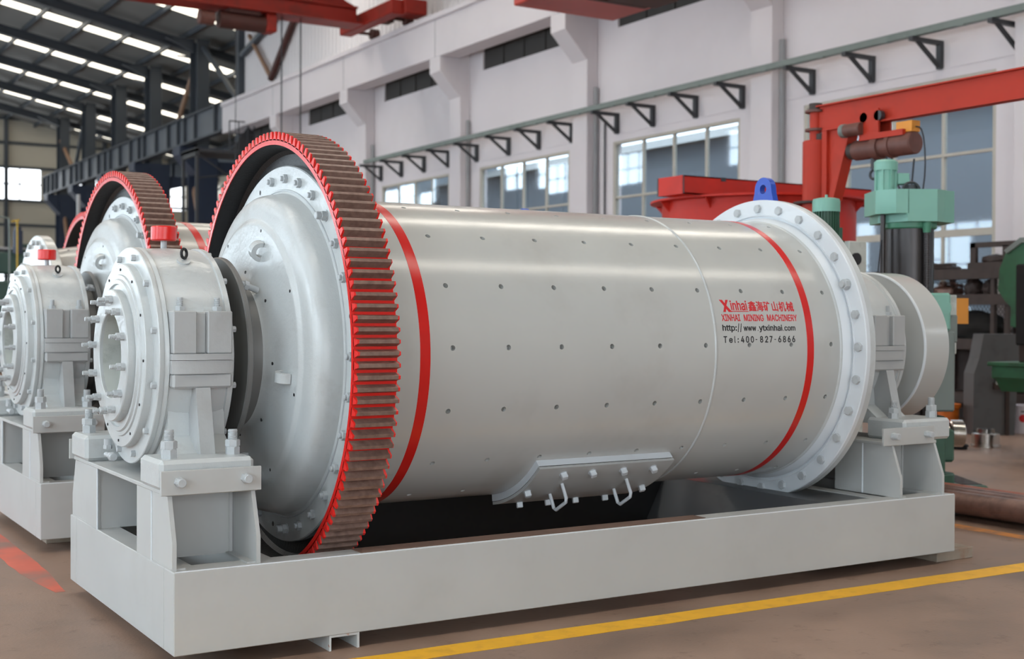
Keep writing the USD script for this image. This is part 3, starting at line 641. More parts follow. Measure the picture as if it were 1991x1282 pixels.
kind(put('trim_3', ribbon([(-0.02-0.06*(1-wl(y))-0.13*wl(y)+w, y) for y, w in zip(ys_, wob(61, .008))], [(-0.02+0.04*wl(y)+w*0.5, y) for y, w in zip(ys_, wob(61, .008))], 0.0004, 0.0014), 'red_mark'), 'orange-red stripe painted on the floor, ending near the front mill')

# white wall on the right: piers, openings, pilasters with corbels, cladding above the crane girder
PIL = [-11.3, -5.3, 0.72, 6.72, 12.74, 18.90, 24.91, 30.92, 36.92]
BAY = [(a+0.6+b)/2 for a, b in zip(PIL[:-1], PIL[1:])] + [39.9]
WZ0, WZ1, VZ0, VZ1 = 1.15, 5.62, 8.21, 8.94
YE = 42.6
wall = thing('wall_right', 'white wall with pilasters, windows and dark vents under the crane girder', None, kind='structure')
pieces = [box(XW, XW+0.24, -16, YE, 0, WZ0), box(XW, XW+0.24, -16, YE, WZ1, VZ0), box(XW, XW+0.24, -16, YE, VZ1, 9.9)]
ed = [-16] + [e for c in BAY for e in (c-2.15, c+2.15)] + [YE]
for a, b in zip(ed[::2], ed[1::2]): pieces.append(box(XW, XW+0.24, a, b, WZ0, WZ1))
ed = [-16] + [e for c in BAY for e in (c-2.0, c+2.0)] + [YE]
for a, b in zip(ed[::2], ed[1::2]): pieces.append(box(XW, XW+0.24, a, b, VZ0, VZ1))
put('wall_body', cat(*pieces), 'white_wall', wall, False)
rib = []; y = -16.0
while y < YE: rib += [(XW, y), (XW, y+0.17), (XW-0.025, y+0.19), (XW-0.025, y+0.26), (XW, y+0.28)]; y += 0.30
rib = [(px, min(py, YE)) for px, py in rib] + [(XW+0.05, YE), (XW+0.05, -16)]
put('upper_cladding', prism(rib, 'z', 9.9, 13.2), 'cladding', wall, False)
for k, y0 in enumerate(PIL):
    p = put('pilaster', box(15.40, XW, y0, y0+0.60, 0, 9.9, 0.01), 'white_wall', wall, False)
    put('corbel', prism([(15.40, 7.58), (14.78, 8.22), (14.78, 8.62), (15.40, 8.62)], 'y', y0, y0+0.60), 'white_wall', p, False)
    put('drain_channel', box(15.585, 15.655, y0-0.085, y0-0.002, 0, 6.95), 'pipe_grey', p)
for c in BAY:
    put('vent', cat(box(XW+0.05, XW+0.20, c-2.0, c+2.0, VZ0, VZ1), *[box(XW+0.02, XW+0.10, c-2.0+1.0*j-0.02, c-2.0+1.0*j+0.02, VZ0, VZ1) for j in range(1, 4)]), 'vent_dark', wall, False)
for a, b in ((-16.0, YE),):
    put('joint_strip', box(XW-0.012, XW, a, b, 5.78, 5.80), 'white_wall', wall, False)
# windows: frames, mullions, panes
for n, c in enumerate(BAY[1:], 1):
    w = thing('window_%d' % n, 'tall factory window with greenish reflecting panes in the white wall', None, (XW, c, 0), kind='structure')
    y0, y1 = -2.15, 2.15; x0, x1 = 0.03, 0.10
    put('frame', cat(box(x0-0.02, x1+0.02, y0, y0+0.07, WZ0, WZ1), box(x0-0.02, x1+0.02, y1-0.07, y1, WZ0, WZ1), box(x0-0.02, x1+0.02, y0+0.07, y1-0.07, WZ0, WZ0+0.07), box(x0-0.02, x1+0.02, y0+0.07, y1-0.07, WZ1-0.06, WZ1)), 'window_frame', w)
    for j in range(1, 4): put('mullion', box(x0, x1, y0+4.3*j/4-0.028, y0+4.3*j/4+0.028, WZ0+0.07, WZ1-0.06), 'window_frame', w)
    for z, h in ((4.34, 0.05), (3.03, 0.12)): put('transom', box(x0-0.006, x1+0.006, y0+0.07, y1-0.07, z-h/2, z+h/2), 'window_frame', w)
    zs = [WZ0+0.07, 2.97, 4.315, WZ1-0.06]; zt = [2.97, 3.09, 4.315, 4.365]
    for (za, zb) in ((WZ0+0.07, 2.97), (3.09, 4.315), (4.365, WZ1-0.06)):
        for j in range(4):
            ya, yb = y0+4.3*j/4+0.03, y0+4.3*(j+1)/4-0.03
            tilt = rng.uniform(-0.022, 0.022)
            pane = box(0.055, 0.063, max(ya, y0+0.07), min(yb, y1-0.07), za, zb); v = np.array(pane.vertices); v[:, 0] += (v[:, 1]-(ya+yb)/2)*tilt + (v[:, 2]-(za+zb)/2)*rng.uniform(-0.006, 0.006); pane.vertices = v
            put('pane', pane, 'pane_glass', w, False)
# outside, seen dimly through the panes
p = put('outside_ground', box(30.2, 60, -40, 42, -0.25, -0.05), 'outside_ground'); kind(p, 'yard outside the windows')
p = put('yard_strip', box(15.95, 30.2, -40, 42.5, -0.25, -0.21), 'outside_ground'); kind(p, 'concrete yard just outside the windows')
p = thing('neighbour_building', 'blue-grey neighbouring building seen dimly through the windows', 'building')
put('wall', box(24, 30, -20, 42, -0.2, 7.0), 'outside_wall', p)
put('roof', prism([(23.6, 7.0), (30.4, 7.0), (27, 8.0)], 'y', -20.3, 42.3), 'roof_sheet', p)

# crane girders along the wall
g = thing('crane_girder', 'white concrete crane girder running along the white wall on corbels', 'crane girder')
put('web', box(14.78, 15.38, -16, YE-0.05, 8.625, 9.64, 0.01), 'white_wall', g, False)
put('top_ledge', box(14.70, 15.42, -16, YE-0.05, 9.64, 9.80, 0.02), 'white_wall', g, False)
for k, y0 in enumerate(PIL): put('joint', box(14.772, 14.782, y0+0.29, y0+0.305, 8.63, 9.64), 'pipe_grey', g, False)
put('rail', box(14.98, 15.05, -16, YE-0.05, 9.80, 9.90), 'rust_dark', g)
COLY = [48.0, 54.9, 61.0, 67.3, 73.5]
g = thing('steel_crane_girder', 'dark steel crane girder with ribbed web, continuing beyond the white wall to the left', 'crane girder')
put('web', box(14.86, 14.90, YE+0.0, 74.8, 8.80, 9.80), 'girder_steel', g, False)
put('top_flange', box(14.70, 15.10, YE, 74.8, 9.80, 9.86), 'dark_steel', g, False)
put('bottom_flange', box(14.74, 15.06, YE, 74.8, 8.72, 8.80), 'dark_steel', g, False)
y = YE+0.2
ks = [43.4, 45.9, 47.3, 48.2, 49.6, 51.4, 53.3, 54.2, 55.6, 57.5, 59.3, 60.4, 61.7, 63.6, 65.4, 66.5, 67.8, 69.6, 71.4, 72.4, 73.6, 74.7]
for y in ks: put('stiffener', box(14.72, 14.86, y-0.05, y+0.05, 8.80, 9.80), 'dark_steel', g, False)
g2 = thing('steel_crane_girder', 'second dark steel crane girder, lower and behind the columns of the steel hall', 'crane girder')
put('web', box(17.46, 17.5, YE+0.4, 74.8, 8.2, 9.1), 'girder_steel', g2, False)
put('flanges', cat(box(17.3, 17.7, YE+0.4, 74.8, 9.1, 9.16), box(17.3, 17.7, YE+0.4, 74.8, 8.14, 8.2)), 'dark_steel', g2, False)
for y in ks[1::2]: put('stiffener', box(17.34, 17.46, y-0.05, y+0.05, 8.2, 9.1), 'dark_steel', g2, False)
names = ['nearest the end of the white wall', 'second from the white wall', 'third from the white wall', 'fourth from the white wall', 'farthest, before the end wall']
COLS = []
for k, y in enumerate(COLY):
    c = thing('steel_column', 'dark steel hall column with stepped crane bracket, '+names[k], 'column', (15.4, y, 0), group='columns of the steel hall')
    COLS.append(c)
    put('lower_shaft', cat(box(-0.06, 0.86, -0.62, -0.56, 0, 8.45), box(-0.06, 0.86, 0.56, 0.62, 0, 8.45), box(0.34, 0.46, -0.56, 0.56, 0, 8.45), box(-0.06, 0.86, -0.62, 0.62, 0, 0.04)), 'blue_steel', c, False)
    put('crane_bracket', cat(prism([(-0.75, 8.70), (-0.75, 8.35), (0.0, 7.55), (0.9, 7.55), (2.3, 7.90), (2.3, 8.138), (0.9, 8.138), (0.9, 8.70)], 'y', -0.50, 0.50)), 'blue_steel', c, False)
    put('upper_shaft', cat(box(-0.02, 0.52, -0.50, -0.45, 8.70, 13.25), box(-0.02, 0.52, 0.45, 0.50, 8.70, 13.25), box(0.22, 0.28, -0.45, 0.45, 8.70, 13.25)), 'dark_steel', c, False)
    put('knee', prism([(-0.02, 12.75), (-1.2, 13.25), (-0.02, 13.3)], 'y', -0.12, 0.12), 'dark_steel', c, False)
    put('eave_tube', tube([(0.2, 0.5, 12.6), (0.2, 3.0, 13.15)], 0.05, 8), 'girder_steel', c)
for k, (a, b, z0, z1, mat, lab) in enumerate([(48.6, 51.2, 12.2, 9.95, 'brace_brown', 'brown diagonal brace beside the nearest steel column'), (42.95, 47.4, 9.95, 12.9, 'dark_steel', 'dark diagonal brace beyond the end of the white wall'), (74.0, 70.6, 12.0, 9.9, 'brace_brown', 'brown diagonal brace before the far end wall'), (67.9, 70.4, 12.8, 9.9, 'dark_steel', 'dark diagonal brace before the far end wall'), (48.9, 46.2, 7.6, 2.0, 'brace_brown', 'brown diagonal strut low beside the nearest steel column'), (73.0, 70.2, 7.4, 2.0, 'brace_brown', 'brown diagonal strut low beside the farthest steel column')]):
    ci = {0: 0, 2: 4, 3: 3, 4: 0, 5: 4}.get(k)
    if ci is None: p = put('diagonal_brace', tube([(15.62, a, z0), (15.62, b, z1)], 0.11, 8), mat); tag(p, lab, 'brace')
    else: put('diagonal_brace', tube([(0.22, a-COLY[ci], z0), (0.22, b-COLY[ci], z1)], 0.11, 8), mat, COLS[ci], 30, 'brown diagonal brace' if 'brown' in mat else 'dark diagonal brace')
for a, z0, b, z1, mat, lab in [(41.6, 12.3, 39.45, 10.45, 'brace_brown', 'thin brown brace on the white upper wall, left leg of the V'), (37.0, 12.15, 39.35, 10.3, 'crane_dark', 'dark brown brace on the white upper wall, right leg of the V'), (42.4, 11.7, 36.9, 12.9, 'dark_steel', 'dark sloping brace under the roof at the end of the white upper wall')]:
    p = put('wall_brace', tube([(15.52, a, z0), (15.52, b, z1)], 0.085 if 'thin' in lab else 0.13, 8), mat); tag(p, lab, 'brace')
# corner post and trim at the end of the white wall
kind(put('trim_4', box(15.45, 15.97, YE, YE+0.35, 0, 13.2), 'dark_steel', None, False), 'dark corner post ending the white wall')

# far end wall
ew = thing('wall_back', 'beige clad end wall of the steel hall with bright windows', None, kind='structure')
WIN = [(8.0, 15.5, 8.8, 10.72), (17.3, 21.0, 8.7, 10.3), (23.75, 24.75, 8.55, 10.42), (25.9, 28.2, 8.55, 10.40), (9, 14.0, 3.2, 4.8)]
ex = sorted(set([-9, 30] + [v for w in WIN for v in w[:2]])); pcs = []
for a, b in zip(ex[:-1], ex[1:]):
    cuts = sorted([(w[2], w[3]) for w in WIN if w[0] <= a and w[1] >= b]); z = 0
    for c0, c1 in cuts:
        pcs.append(box(a, b, 79, 79.2, z, c0)); z = c1
    pcs.append(box(a, b, 79, 79.2, z, 16.5))
put('cladding', cat(*pcs), 'beige_cladding', ew, False)
for z in (2.2, 5.6, 7.2, 8.72, 10.78, 12.3, 13.8): put('girt', box(-9, 30, 78.88, 79.0, z-0.08, z+0.08), 'dark_steel', ew, False)
for x in (1.4, 7.4, 13.4, 19.4, 25.2): put('post', box(x-0.12, x+0.12, 78.7, 78.88, 0, 16), 'dark_steel', ew, False)
for n, w in enumerate(WIN):
    q = put('window_light', box(w[0], w[1], 79.12, 79.16, w[2], w[3]), 'end_glow', ew, False)
    zm = (w[2]+w[3])/2
    put('glazing_bar', cat(box(w[0], w[1], 79.04, 79.1, zm-0.05, zm+0.05), *[box(x-0.04, x+0.04, 79.04, 79.1, w[2], w[3]) for x in np.arange(w[0]+1.25, w[1]-0.3, 1.25)]), 'girder_steel', ew, False)

# wall on the left (behind and beside the camera) with two rows of windows, and the wall with the hall door
wl_ = thing('wall_left', 'white side wall opposite, with two rows of factory windows', None, kind='structure')
XL = -9.0
cs = [c for c in np.arange(-13, 79, 6.0)]
pcs = [box(XL-0.24, XL, -16, 80, 0, 1.8), box(XL-0.24, XL, -16, 80, 5.6, 9.2), box(XL-0.24, XL, -16, 80, 10.9, 13.45)]
for z0, z1 in ((1.8, 5.6), (9.2, 10.9)):
    e = [-16] + [v for c in cs for v in (c-2.1, c+2.1)] + [80]
    for a, b in zip(e[::2], e[1::2]): pcs.append(box(XL-0.24, XL, a, b, z0, z1))
put('wall_body', cat(*pcs), 'white_wall', wl_, False)
for k, c in enumerate(cs):
    for z0, z1 in ((1.8, 5.6), (9.2, 10.9)):
        if z0 > 6 and k % 3 == 1:
            put('added_blind', box(XL-0.14, XL-0.10, c-2.1, c+2.1, z0, z1), 'window_frame', wl_, False); continue  # unseen panel added to thin out upper-window reflections in the opposite panes
        put('window_light', box(XL-0.14, XL-0.10, c-2.1, c+2.1, z0, z1), 'west_glow', wl_, False)
        put('glazing_bar', cat(*[box(XL-0.08, XL-0.03, c-2.1+1.05*j-0.03, c-2.1+1.05*j+0.03, z0, z1) for j in (1, 2, 3)], box(XL-0.09, XL-0.08, c-2.1, c+2.1, (z0+z1)/2-0.03, (z0+z1)/2+0.03)), 'window_frame', wl_, False)
kind(put('wall_front', cat(box(-9, -6.6, -16.24, -16, 0, 14), box(2.6, 16, -16.24, -16, 0, 14), box(-6.6, 2.6, -16.24, -16, 5.9, 14), prism([(-9, 14), (16, 14), (16, 13.3), (3.2, 15.9), (-9, 13.4)], 'y', -16.24, -16)), 'beige_cladding', None, False), 'beige wall with the open hall door behind the camera')

# roof: sheets, rafters, purlins, skylight strips
roof = thing('ceiling', 'grey corrugated steel roof on dark rafters with rows of bright skylight strips', None, kind='structure')
RX, RZ, SL = 3.2, 15.95, 0.2
def rz(x): return RZ - SL*abs(x-RX)
RY = [48.6, 55.5, 61.6, 67.8, 74.0]
raf = [y for y in np.arange(-13.2, 43, 6.0)] + RY
ye0, ye1 = -16.2, 79.2
def slope_box(x0, x1, y0, y1, t0, t1):
    return prism([(x0, rz(x0)+t0), (x1, rz(x1)+t0), (x1, rz(x1)+t1), (x0, rz(x0)+t1)], 'y', y0, y1)
edges = [ye0] + list(raf) + [ye1]
PUR = [1.7*k for k in range(0, 16)]
for a, b in zip(edges[:-1], edges[1:]):
    w = (b-a); sy0, sy1 = a + w*0.46, a + w*0.60
    lit = b > 44 or int(round((a+13.2)/6)) % 2 == 1
    if not lit: sy0 = sy1 = (a+b)/2
    elif b < 44: sy0, sy1 = a + w*0.34, a + w*0.58
    for s, xe in ((1, 27.0 if b > 42.7 else 16.2), (-1, -9.3)):
        put('roof_sheet', cat(slope_box(RX, xe, a, sy0, 0.0, 0.04), slope_box(RX, xe, sy1, b, 0.0, 0.04)), 'roof_sheet', roof, False)
        if lit: put('skylight', slope_box(RX, xe, sy0, sy1, 0.0, 0.03), 'skylight_glow' if b < 44 else 'skylight_far', roof, False)
for y in raf:
    for s, xe in ((1, 15.6), (-1, -9.0)):
        put('rafter', cat(slope_box(RX, xe, y-0.16, y+0.16, -0.24, -0.20), slope_box(RX, xe, y-0.14, y+0.14, -0.62, -0.58), slope_box(RX, xe, y-0.03, y+0.03, -0.58, -0.24)), 'dark_steel', roof, False)
    if y > 44: put('rafter', cat(slope_box(15.9, 27, y-0.14, y+0.14, -0.24, -0.20), slope_box(15.9, 27, y-0.14, y+0.14, -0.52, -0.48), slope_box(15.9, 27, y-0.03, y+0.03, -0.48, -0.24)), 'dark_steel', roof, False)
for k in PUR:
    for s in (1, -1):
        x = RX + s*k
        if -9 < x < 27.0 and not (k == 0 and s < 0):
            y0 = ye0 if x < 16 else 43.0
            put('purlin', box(x-0.05, x+0.05, y0, ye1, rz(x)-0.22, rz(x)-0.01), 'dark_steel', roof, False)
kind(put('wall_side', box(27.0, 27.2, 42.9, 80, 0, 11.3), 'beige_cladding', None, False), 'beige side wall of the bay beyond the columns')
kind(put('wall_partition', box(15.97, 27.2, 42.66, 42.9, 0, 13.3), 'outside_wall', None, False), 'partition closing the bay beyond the white wall')

# wall brackets with the bus rail
BR = [7.42, 8.97, 10.46, 11.92, 13.86, 15.30, 16.76, 18.08, 19.89, 21.36, 22.80, 24.45, 26.03, 27.50, 28.96, 30.35]
rail = put('bus_rail', cat(box(14.98, 15.10, 3.0, 30.2, 6.25, 6.37, 0.01), *[box(14.95, 15.02, y+0.5, y+0.62, 6.235, 6.26) for y in BR]), 'rail_green'); tag(rail, 'grey-green bus rail carried by black brackets along the white wall', 'rail')
def wall_bracket(lab):
    t = thing('wall_bracket', lab, 'bracket', (XW, BR[0], 6.24), group='black wall brackets under the bus rail')
    put('arm', box(-0.76, 0, -0.045, 0.045, -0.06, 0.01), 'bracket_black', t, False)
    put('wall_leg', box(-0.09, 0, -0.045, 0.045, -0.46, -0.06), 'bracket_black', t, False)
    put('strut', prism([(-0.62, -0.06), (-0.53, -0.06), (-0.02, -0.42), (-0.06, -0.46)], 'y', -0.03, 0.03), 'bracket_black', t, False)
    return t
br0 = wall_bracket('black triangular wall bracket under the bus rail, nearest the camera at upper right')
ordn = ['second', 'third', 'fourth', 'fifth', 'sixth', 'seventh', 'eighth', 'ninth', 'tenth', 'eleventh', 'twelfth', 'thirteenth', 'fourteenth', 'fifteenth']
for k, y in enumerate(BR[1:]):
    lab = 'black triangular wall bracket under the bus rail, %s from the upper right' % ordn[k] if k < 14 else 'black triangular wall bracket at the left end of the bus rail, beside the red gear'
    copy_of(br0, (XW if not any(p < y < p+0.6 for p in PIL) else 15.40, y, 6.24), lab)
p = put('wall_conduit', tube([(15.66, 18.55, 0.05), (15.66, 18.55, 6.1)], 0.02, 8), 'cable_black'); tag(p, 'thin dark conduit running down the white wall beside a pilaster', 'conduit')

# ================================================================= overhead cranes
cr = thing('overhead_crane', 'red overhead travelling crane bridging the hall at the top, its trolley and ropes hanging', 'crane', (0, 28.6, 0))
put('bridge_beam', cat(prism([(-8.4, 10.05), (13.9, 10.05), (13.9, 10.5), (12.3, 11.2), (-8.4, 11.2)], 'y', -0.25, 0.25), box(-8.4, 14.2, -0.42, 0.42, 10.0, 10.06), box(-8.4, 13.9, -0.36, 0.36, 10.44, 10.50)), 'crane_red', cr, False)
put('end_carriage', cat(box(14.05, 14.45, -2.2, 1.3, 9.98, 10.38, 0.03), box(14.4, 15.1, -2.35, -1.7, 10.0, 10.42, 0.03)), 'crane_red', cr, False)
for y in (-1.3, 0.9): put('wheel', cyl((14.9, y, 10.06), (15.13, y, 10.06), 0.16, 24), 'crane_dark', cr)
for y in (-1.3, 0.9): put('wheel_axle', cyl((14.2, y, 10.06), (14.95, y, 10.06), 0.05, 12), 'crane_dark', cr)
put('travel_motor', cat(cyl((14.62, -1.65, 10.26), (14.62, -0.75, 10.26), 0.15, 20), box(14.3, 14.8, -0.85, -0.45, 10.06, 10.40)), 'crane_dark', cr)
put('warning_stripe', cat(*[box(12.15+0.16*j, 12.22+0.16*j, -0.255, -0.25, 10.55, 11.15) for j in range(3)]), 'warn_yellow', cr, False)
h = put('hoist_trolley', cat(cyl((9.9, 0.0, 9.72), (11.2, 0.0, 9.72), 0.24, 24), box(10.1, 11.0, -0.28, 0.28, 9.9, 10.02)), 'crane_dark', cr, 30)
put('hoist_motor', cyl((9.75, 0, 9.72), (9.35, 0, 9.72), 0.20, 20), 'hoist_brown', h); put('gear_case', box(11.2, 11.5, -0.25, 0.25, 9.5, 10.0, 0.03), 'crane_red', h)
for x in (11.72, 12.29): put('hoist_rope', tube([(x, 0, 10.1), (x, 0, 1.6)], 0.022, 6), 'cable_black', cr)
put('hook_block', cat(box(11.62, 12.39, -0.15, 0.15, 1.15, 1.65, 0.05)), 'crane_dark', cr)
put('control_cable', tube([(10.42, 0.1, 9.5), (10.42, 0.1, 1.4)], 0.012, 6), 'cable_black', cr)
cr2 = thing('overhead_crane', 'red overhead crane nearer the camera, only the underside of its cab showing at top centre', 'crane', (0, 12.3, 0))
put('bridge_beam', cat(box(-8.4, 14.2, -0.4, 0.4, 10.0, 11.2, 0.02)), 'crane_red', cr2, False)
put('end_carriage', box(14.05, 14.45, -2.2, 2.2, 9.98, 10.4, 0.03), 'crane_red', cr2, False)
for y in (-1.8, 1.8): put('wheel', cyl((14.9, y, 10.06), (15.13, y, 10.06), 0.16, 24), 'crane_dark', cr2); 
for y in (-1.8, 1.8): put('wheel_axle', cyl((14.2, y, 10.06), (14.95, y, 10.06), 0.05, 12), 'crane_dark', cr2)
cb = put('operator_cab', cat(box(10.0, 12.13, -1.0, 1.09, 7.0, 7.12, 0.02), box(10.0, 12.13, -1.0, 1.09, 7.12, 7.9, 0.02), box(10.0, 12.13, -1.0, 1.09, 8.9, 9.05, 0.02), *[box(x, x+0.1, y, y+0.1, 7.9, 8.9) for x in (10.0, 12.03) for y in (-1.0, 0.99)]), 'cab_red', cr2, False)
put('floor_frame', cat(box(11.0, 12.0, -0.95, -0.3, 6.93, 7.0), box(10.4, 11.9, -0.25, -0.15, 6.94, 7.0)), 'crane_dark', cb, False)
put('hanger', cat(*[box(x, x+0.12, y, y+0.12, 9.05, 10.0) for x in (10.3, 11.7) for y in (-0.35, 0.25)]), 'crane_red', cb, False)
# ================================================================= red tank with its bridge
tk = thing('red_tank', 'large red steel tank with a box-section bridge across its rim, behind the far drum flange', 'tank', (9.60, 6.74, 0))
put('tank_shell', lathe([(1.18, 0.02), (1.22, 0.02), (1.22, 3.06), (1.18, 3.06)], 96, True), 'tank_red', tk)
put('tank_bottom', cyl((0, 0, 0.0), (0, 0, 0.03), 1.24, 64), 'tank_red', tk)
put('rim_flange', lathe([(1.19, 3.06), (1.37, 3.06), (1.37, 3.085), (1.19, 3.085)], 96, True), 'tank_red', tk)
for k in range(10):
    a = k*PI/5+0.35; m = prism([(1.22, 3.06), (1.34, 3.06), (1.22, 2.93)], 'y', -0.008, 0.008); m.apply_transform(trimesh.transformations.rotation_matrix(a, [0, 0, 1]))
    put('rim_gusset', m, 'tank_red', tk, False)
b = put('bridge_beam', cat(box(-1.55, 1.60, -0.42, -0.40, 3.085, 3.305), box(-1.55, 1.60, -0.42, -0.32, 3.085, 3.10), box(-1.55, 1.60, -0.42, -0.32, 3.29, 3.305)), 'tank_red', tk, False)
put('bridge_beam', cat(box(-1.55, 1.60, 0.06, 0.08, 3.085, 3.305), box(-1.55, 1.60, -0.02, 0.08, 3.085, 3.10), box(-1.55, 1.60, -0.02, 0.08, 3.29, 3.305)), 'tank_red', tk, False)
for x in (-1.56, 1.58): put('end_channel', box(x, x+0.02, -0.40, 0.06, 3.085, 3.305), 'tank_red', tk, False)
for x in (-1.553, -0.98, -0.35, 0.36, 1.02):
    if x > -1.5: put('notch_plate', box(x, x+0.075, -0.425, -0.32, 3.262, 3.309), 'bracket_black', tk, False)
put('edge_bar', cat(box(-1.562, -1.552, -0.424, -0.414, 3.085, 3.305), box(-1.562, -1.552, 0.064, 0.084, 3.085, 3.305)), 'bracket_black', tk, False)
put('side_bracket', box(-1.10, -0.72, -1.16, -0.84, 2.46, 2.56), 'tank_red', tk, False)

# ================================================================= jib crane with hoist
jb = thing('jib_crane', 'orange-red pillar jib crane, its arm reaching to the upper right in front of the windows', 'crane', (8.41, 4.53, 0))
put('pillar', cyl((0, 0, 0.0), (0, 0, 3.53), 0.136, 40, chamfer=0.01), 'jib_red', jb)
put('base_plate', cat(cyl((0, 0, 0), (0, 0, 0.03), 0.30, 32)), 'jib_red', jb)
put('collar_flange', cat(cyl((0, 0, 2.845), (0, 0, 2.868), 0.235, 40)), 'rust_dark', jb)
put('spindle', cyl((0, 0, 3.53), (0, 0, 3.90), 0.062, 32), 'jib_red', jb)
for z in (3.835, 3.635): put('bearing_flange', cyl((0, 0, z), (0, 0, z+0.025), 0.112, 32), 'hoist_brown', jb)
put('spindle_cap', cat(cyl((0, 0, 3.86), (0, 0, 3.935), 0.07, 24), cyl((0.03, -0.06, 3.53), (0.03, -0.06, 3.60), 0.07, 20)), 'rust_dark', jb)
put('arm', cat(box(-0.012, 0.012, -4.2, -0.06, 3.63, 3.895), box(-0.06, 0.06, -4.2, -0.16, 3.615, 3.632), box(-0.06, 0.06, -4.2, -0.06, 3.885, 3.90)), 'jib_red', jb, False)
put('mast_plate', cat(box(-0.05, 0.05, -0.215, -0.145, 2.88, 3.63), box(-0.012, 0.012, -0.48, -0.2, 3.38, 3.62)), 'jib_red', jb, False)
put('gusset_plate', prism([(-0.20, 2.86), (-0.28, 2.86), (-0.52, 3.62), (-0.20, 3.62)], 'x', -0.015, 0.012), 'jib_red', jb, False)
put('strut', prism([(-0.26, 2.86), (-0.33, 2.86), (-0.58, 3.62), (-0.48, 3.62)], 'x', -0.07, 0.07), 'jib_red', jb, False)
hs = thing('electric_hoist', 'rust-brown electric wire hoist hanging under the jib crane arm', 'hoist', (8.41, 4.53, 0))
hz = 3.36
put('drum', cat(cyl((0, -0.60, hz), (0, -1.10, hz), 0.105, 32), cyl((0, -1.10, hz), (0, -1.38, hz), 0.115, 32, chamfer=0.012), cyl((0, -0.86, hz), (0, -0.95, hz), 0.122, 32), cyl((0, -1.06, hz), (0, -1.11, hz), 0.125, 32), box(-0.06, 0.06, -0.9, -0.8, hz+0.08, hz+0.14), box(-0.08, 0.08, -1.08, -0.98, hz+0.08, hz+0.14)), 'hoist_brown', hs)
put('gear_end', cat(cyl((0, -0.60, hz), (0, -0.50, hz), 0.086, 28, chamfer=0.02), cyl((0, -0.50, hz+0.03), (0, -0.46, hz+0.03), 0.05, 20)), 'rust_dark', hs)
put('travel_motor', cat(cyl((-0.12, -0.53, 3.565), (-0.12, -0.78, 3.565), 0.066, 28, chamfer=0.008)), 'hoist_brown', hs)
put('fan_cowl', cyl((-0.12, -0.50, 3.565), (-0.12, -0.565, 3.565), 0.072, 28, chamfer=0.01), 'rail_green', hs)
put('trolley_frame', cat(box(-0.10, -0.075, -0.98, -0.72, 3.50, 3.75), box(0.075, 0.10, -0.98, -0.72, 3.50, 3.75), box(-0.10, 0.10, -1.3, -0.72, 3.44, 3.50)), 'jib_red', hs, False)
for y in (-0.78, -0.97):
    for s in (-1, 1): put('trolley_wheel', cyl((s*0.045, y, 3.675), (s*0.10, y, 3.675), 0.052, 24), 'bracket_black', hs)
put('control_box', box(-0.06, 0.06, -1.38, -1.18, 3.47, 3.58), 'orange_sign', hs, False)
put('pendant_cable', cat(tube([(0.0, -1.38, 3.52)] + arc((0, -1.42, 3.15), 0.10, 90, -90, 9, (0, -0.8, 0), (0, 0, 3.6)), 0.008, 6), tube([(0.02, -1.05, 3.27), (0.03, -1.1, 3.0), (0.02, -1.2, 2.86), (0, -1.33, 2.92), (0, -1.36, 3.2)], 0.010, 6), tube([(-0.02, -1.02, 3.27), (-0.03, -1.06, 3.05), (-0.02, -1.16, 2.98)], 0.010, 6)), 'cable_black', hs)
put('hook', cat(cyl((0, -0.83, 3.27), (0, -0.83, 3.15), 0.03, 12), tube(arc((0, -0.83, 3.09), 0.045, 80, -200, 14, (0, 1, 0), (0, 0, 1)), 0.014, 8)), 'bracket_black', hs)

# ================================================================= vertical motor and gearbox between flange and tank
gm = thing('motor_gearbox', 'ribbed green vertical electric motor on a grey holed housing, just behind the flange', 'motor', (6.36, 2.26, 0))
put('housing', cat(box(-0.20, 0.20, -0.18, 0.18, 0, 2.0, 0.01), box(0.05, 0.26, -0.15, -0.09, 1.95, 2.262, 0.006)), 'plate_grey', gm)
put('bore', cat(lathe([(0.0, 0), (0.052, 0), (0.052, 0.03), (0.0, 0.03)], 28).apply_transform(align((0.125, -0.17, 2.11), (0.125, -0.10, 2.11))[0])), 'black_iron', gm)
put('lantern', cyl((-0.04, 0.03, 2.0), (-0.04, 0.03, 2.30), 0.085, 32), 'green_dark', gm)
put('motor_body', cyl((-0.04, 0.03, 2.28), (-0.04, 0.03, 2.52), 0.098, 36), 'green_dark', gm)
for k in range(28):
    a = 2*PI*k/28; m = box(0.095, 0.113, -0.004, 0.004, 2.29, 2.515); m.apply_transform(trimesh.transformations.rotation_matrix(a, [0, 0, 1])); m.apply_translation((-0.04, 0.03, 0)); put('cooling_fin', m, 'green_dark', gm, False)
put('fan_cowl', cat(lathe([(0.117, 2.512), (0.117, 2.60), (0.110, 2.622), (0.07, 2.632), (0, 2.632)], 40).apply_translation((-0.04, 0.03, 0)), cyl((-0.04, 0.03, 2.63), (-0.04, 0.03, 2.66), 0.012, 10)), 'green_light', gm)
put('valve', cat(cyl((0.06, -0.03, 2.0), (0.06, -0.03, 2.27), 0.040, 20), cyl((0.06, -0.03, 2.27), (0.06, -0.03, 2.38), 0.024, 16), box(0.0, 0.05, -0.06, 0.0, 2.2, 2.38, 0.01)), 'green_dark', gm)

# ================================================================= radial drill
rd = thing('radial_drill', 'green radial drilling machine with thick dark column and faceted head, behind the discharge hood', 'machine tool', (7.32, 2.27, 0), -31.6)
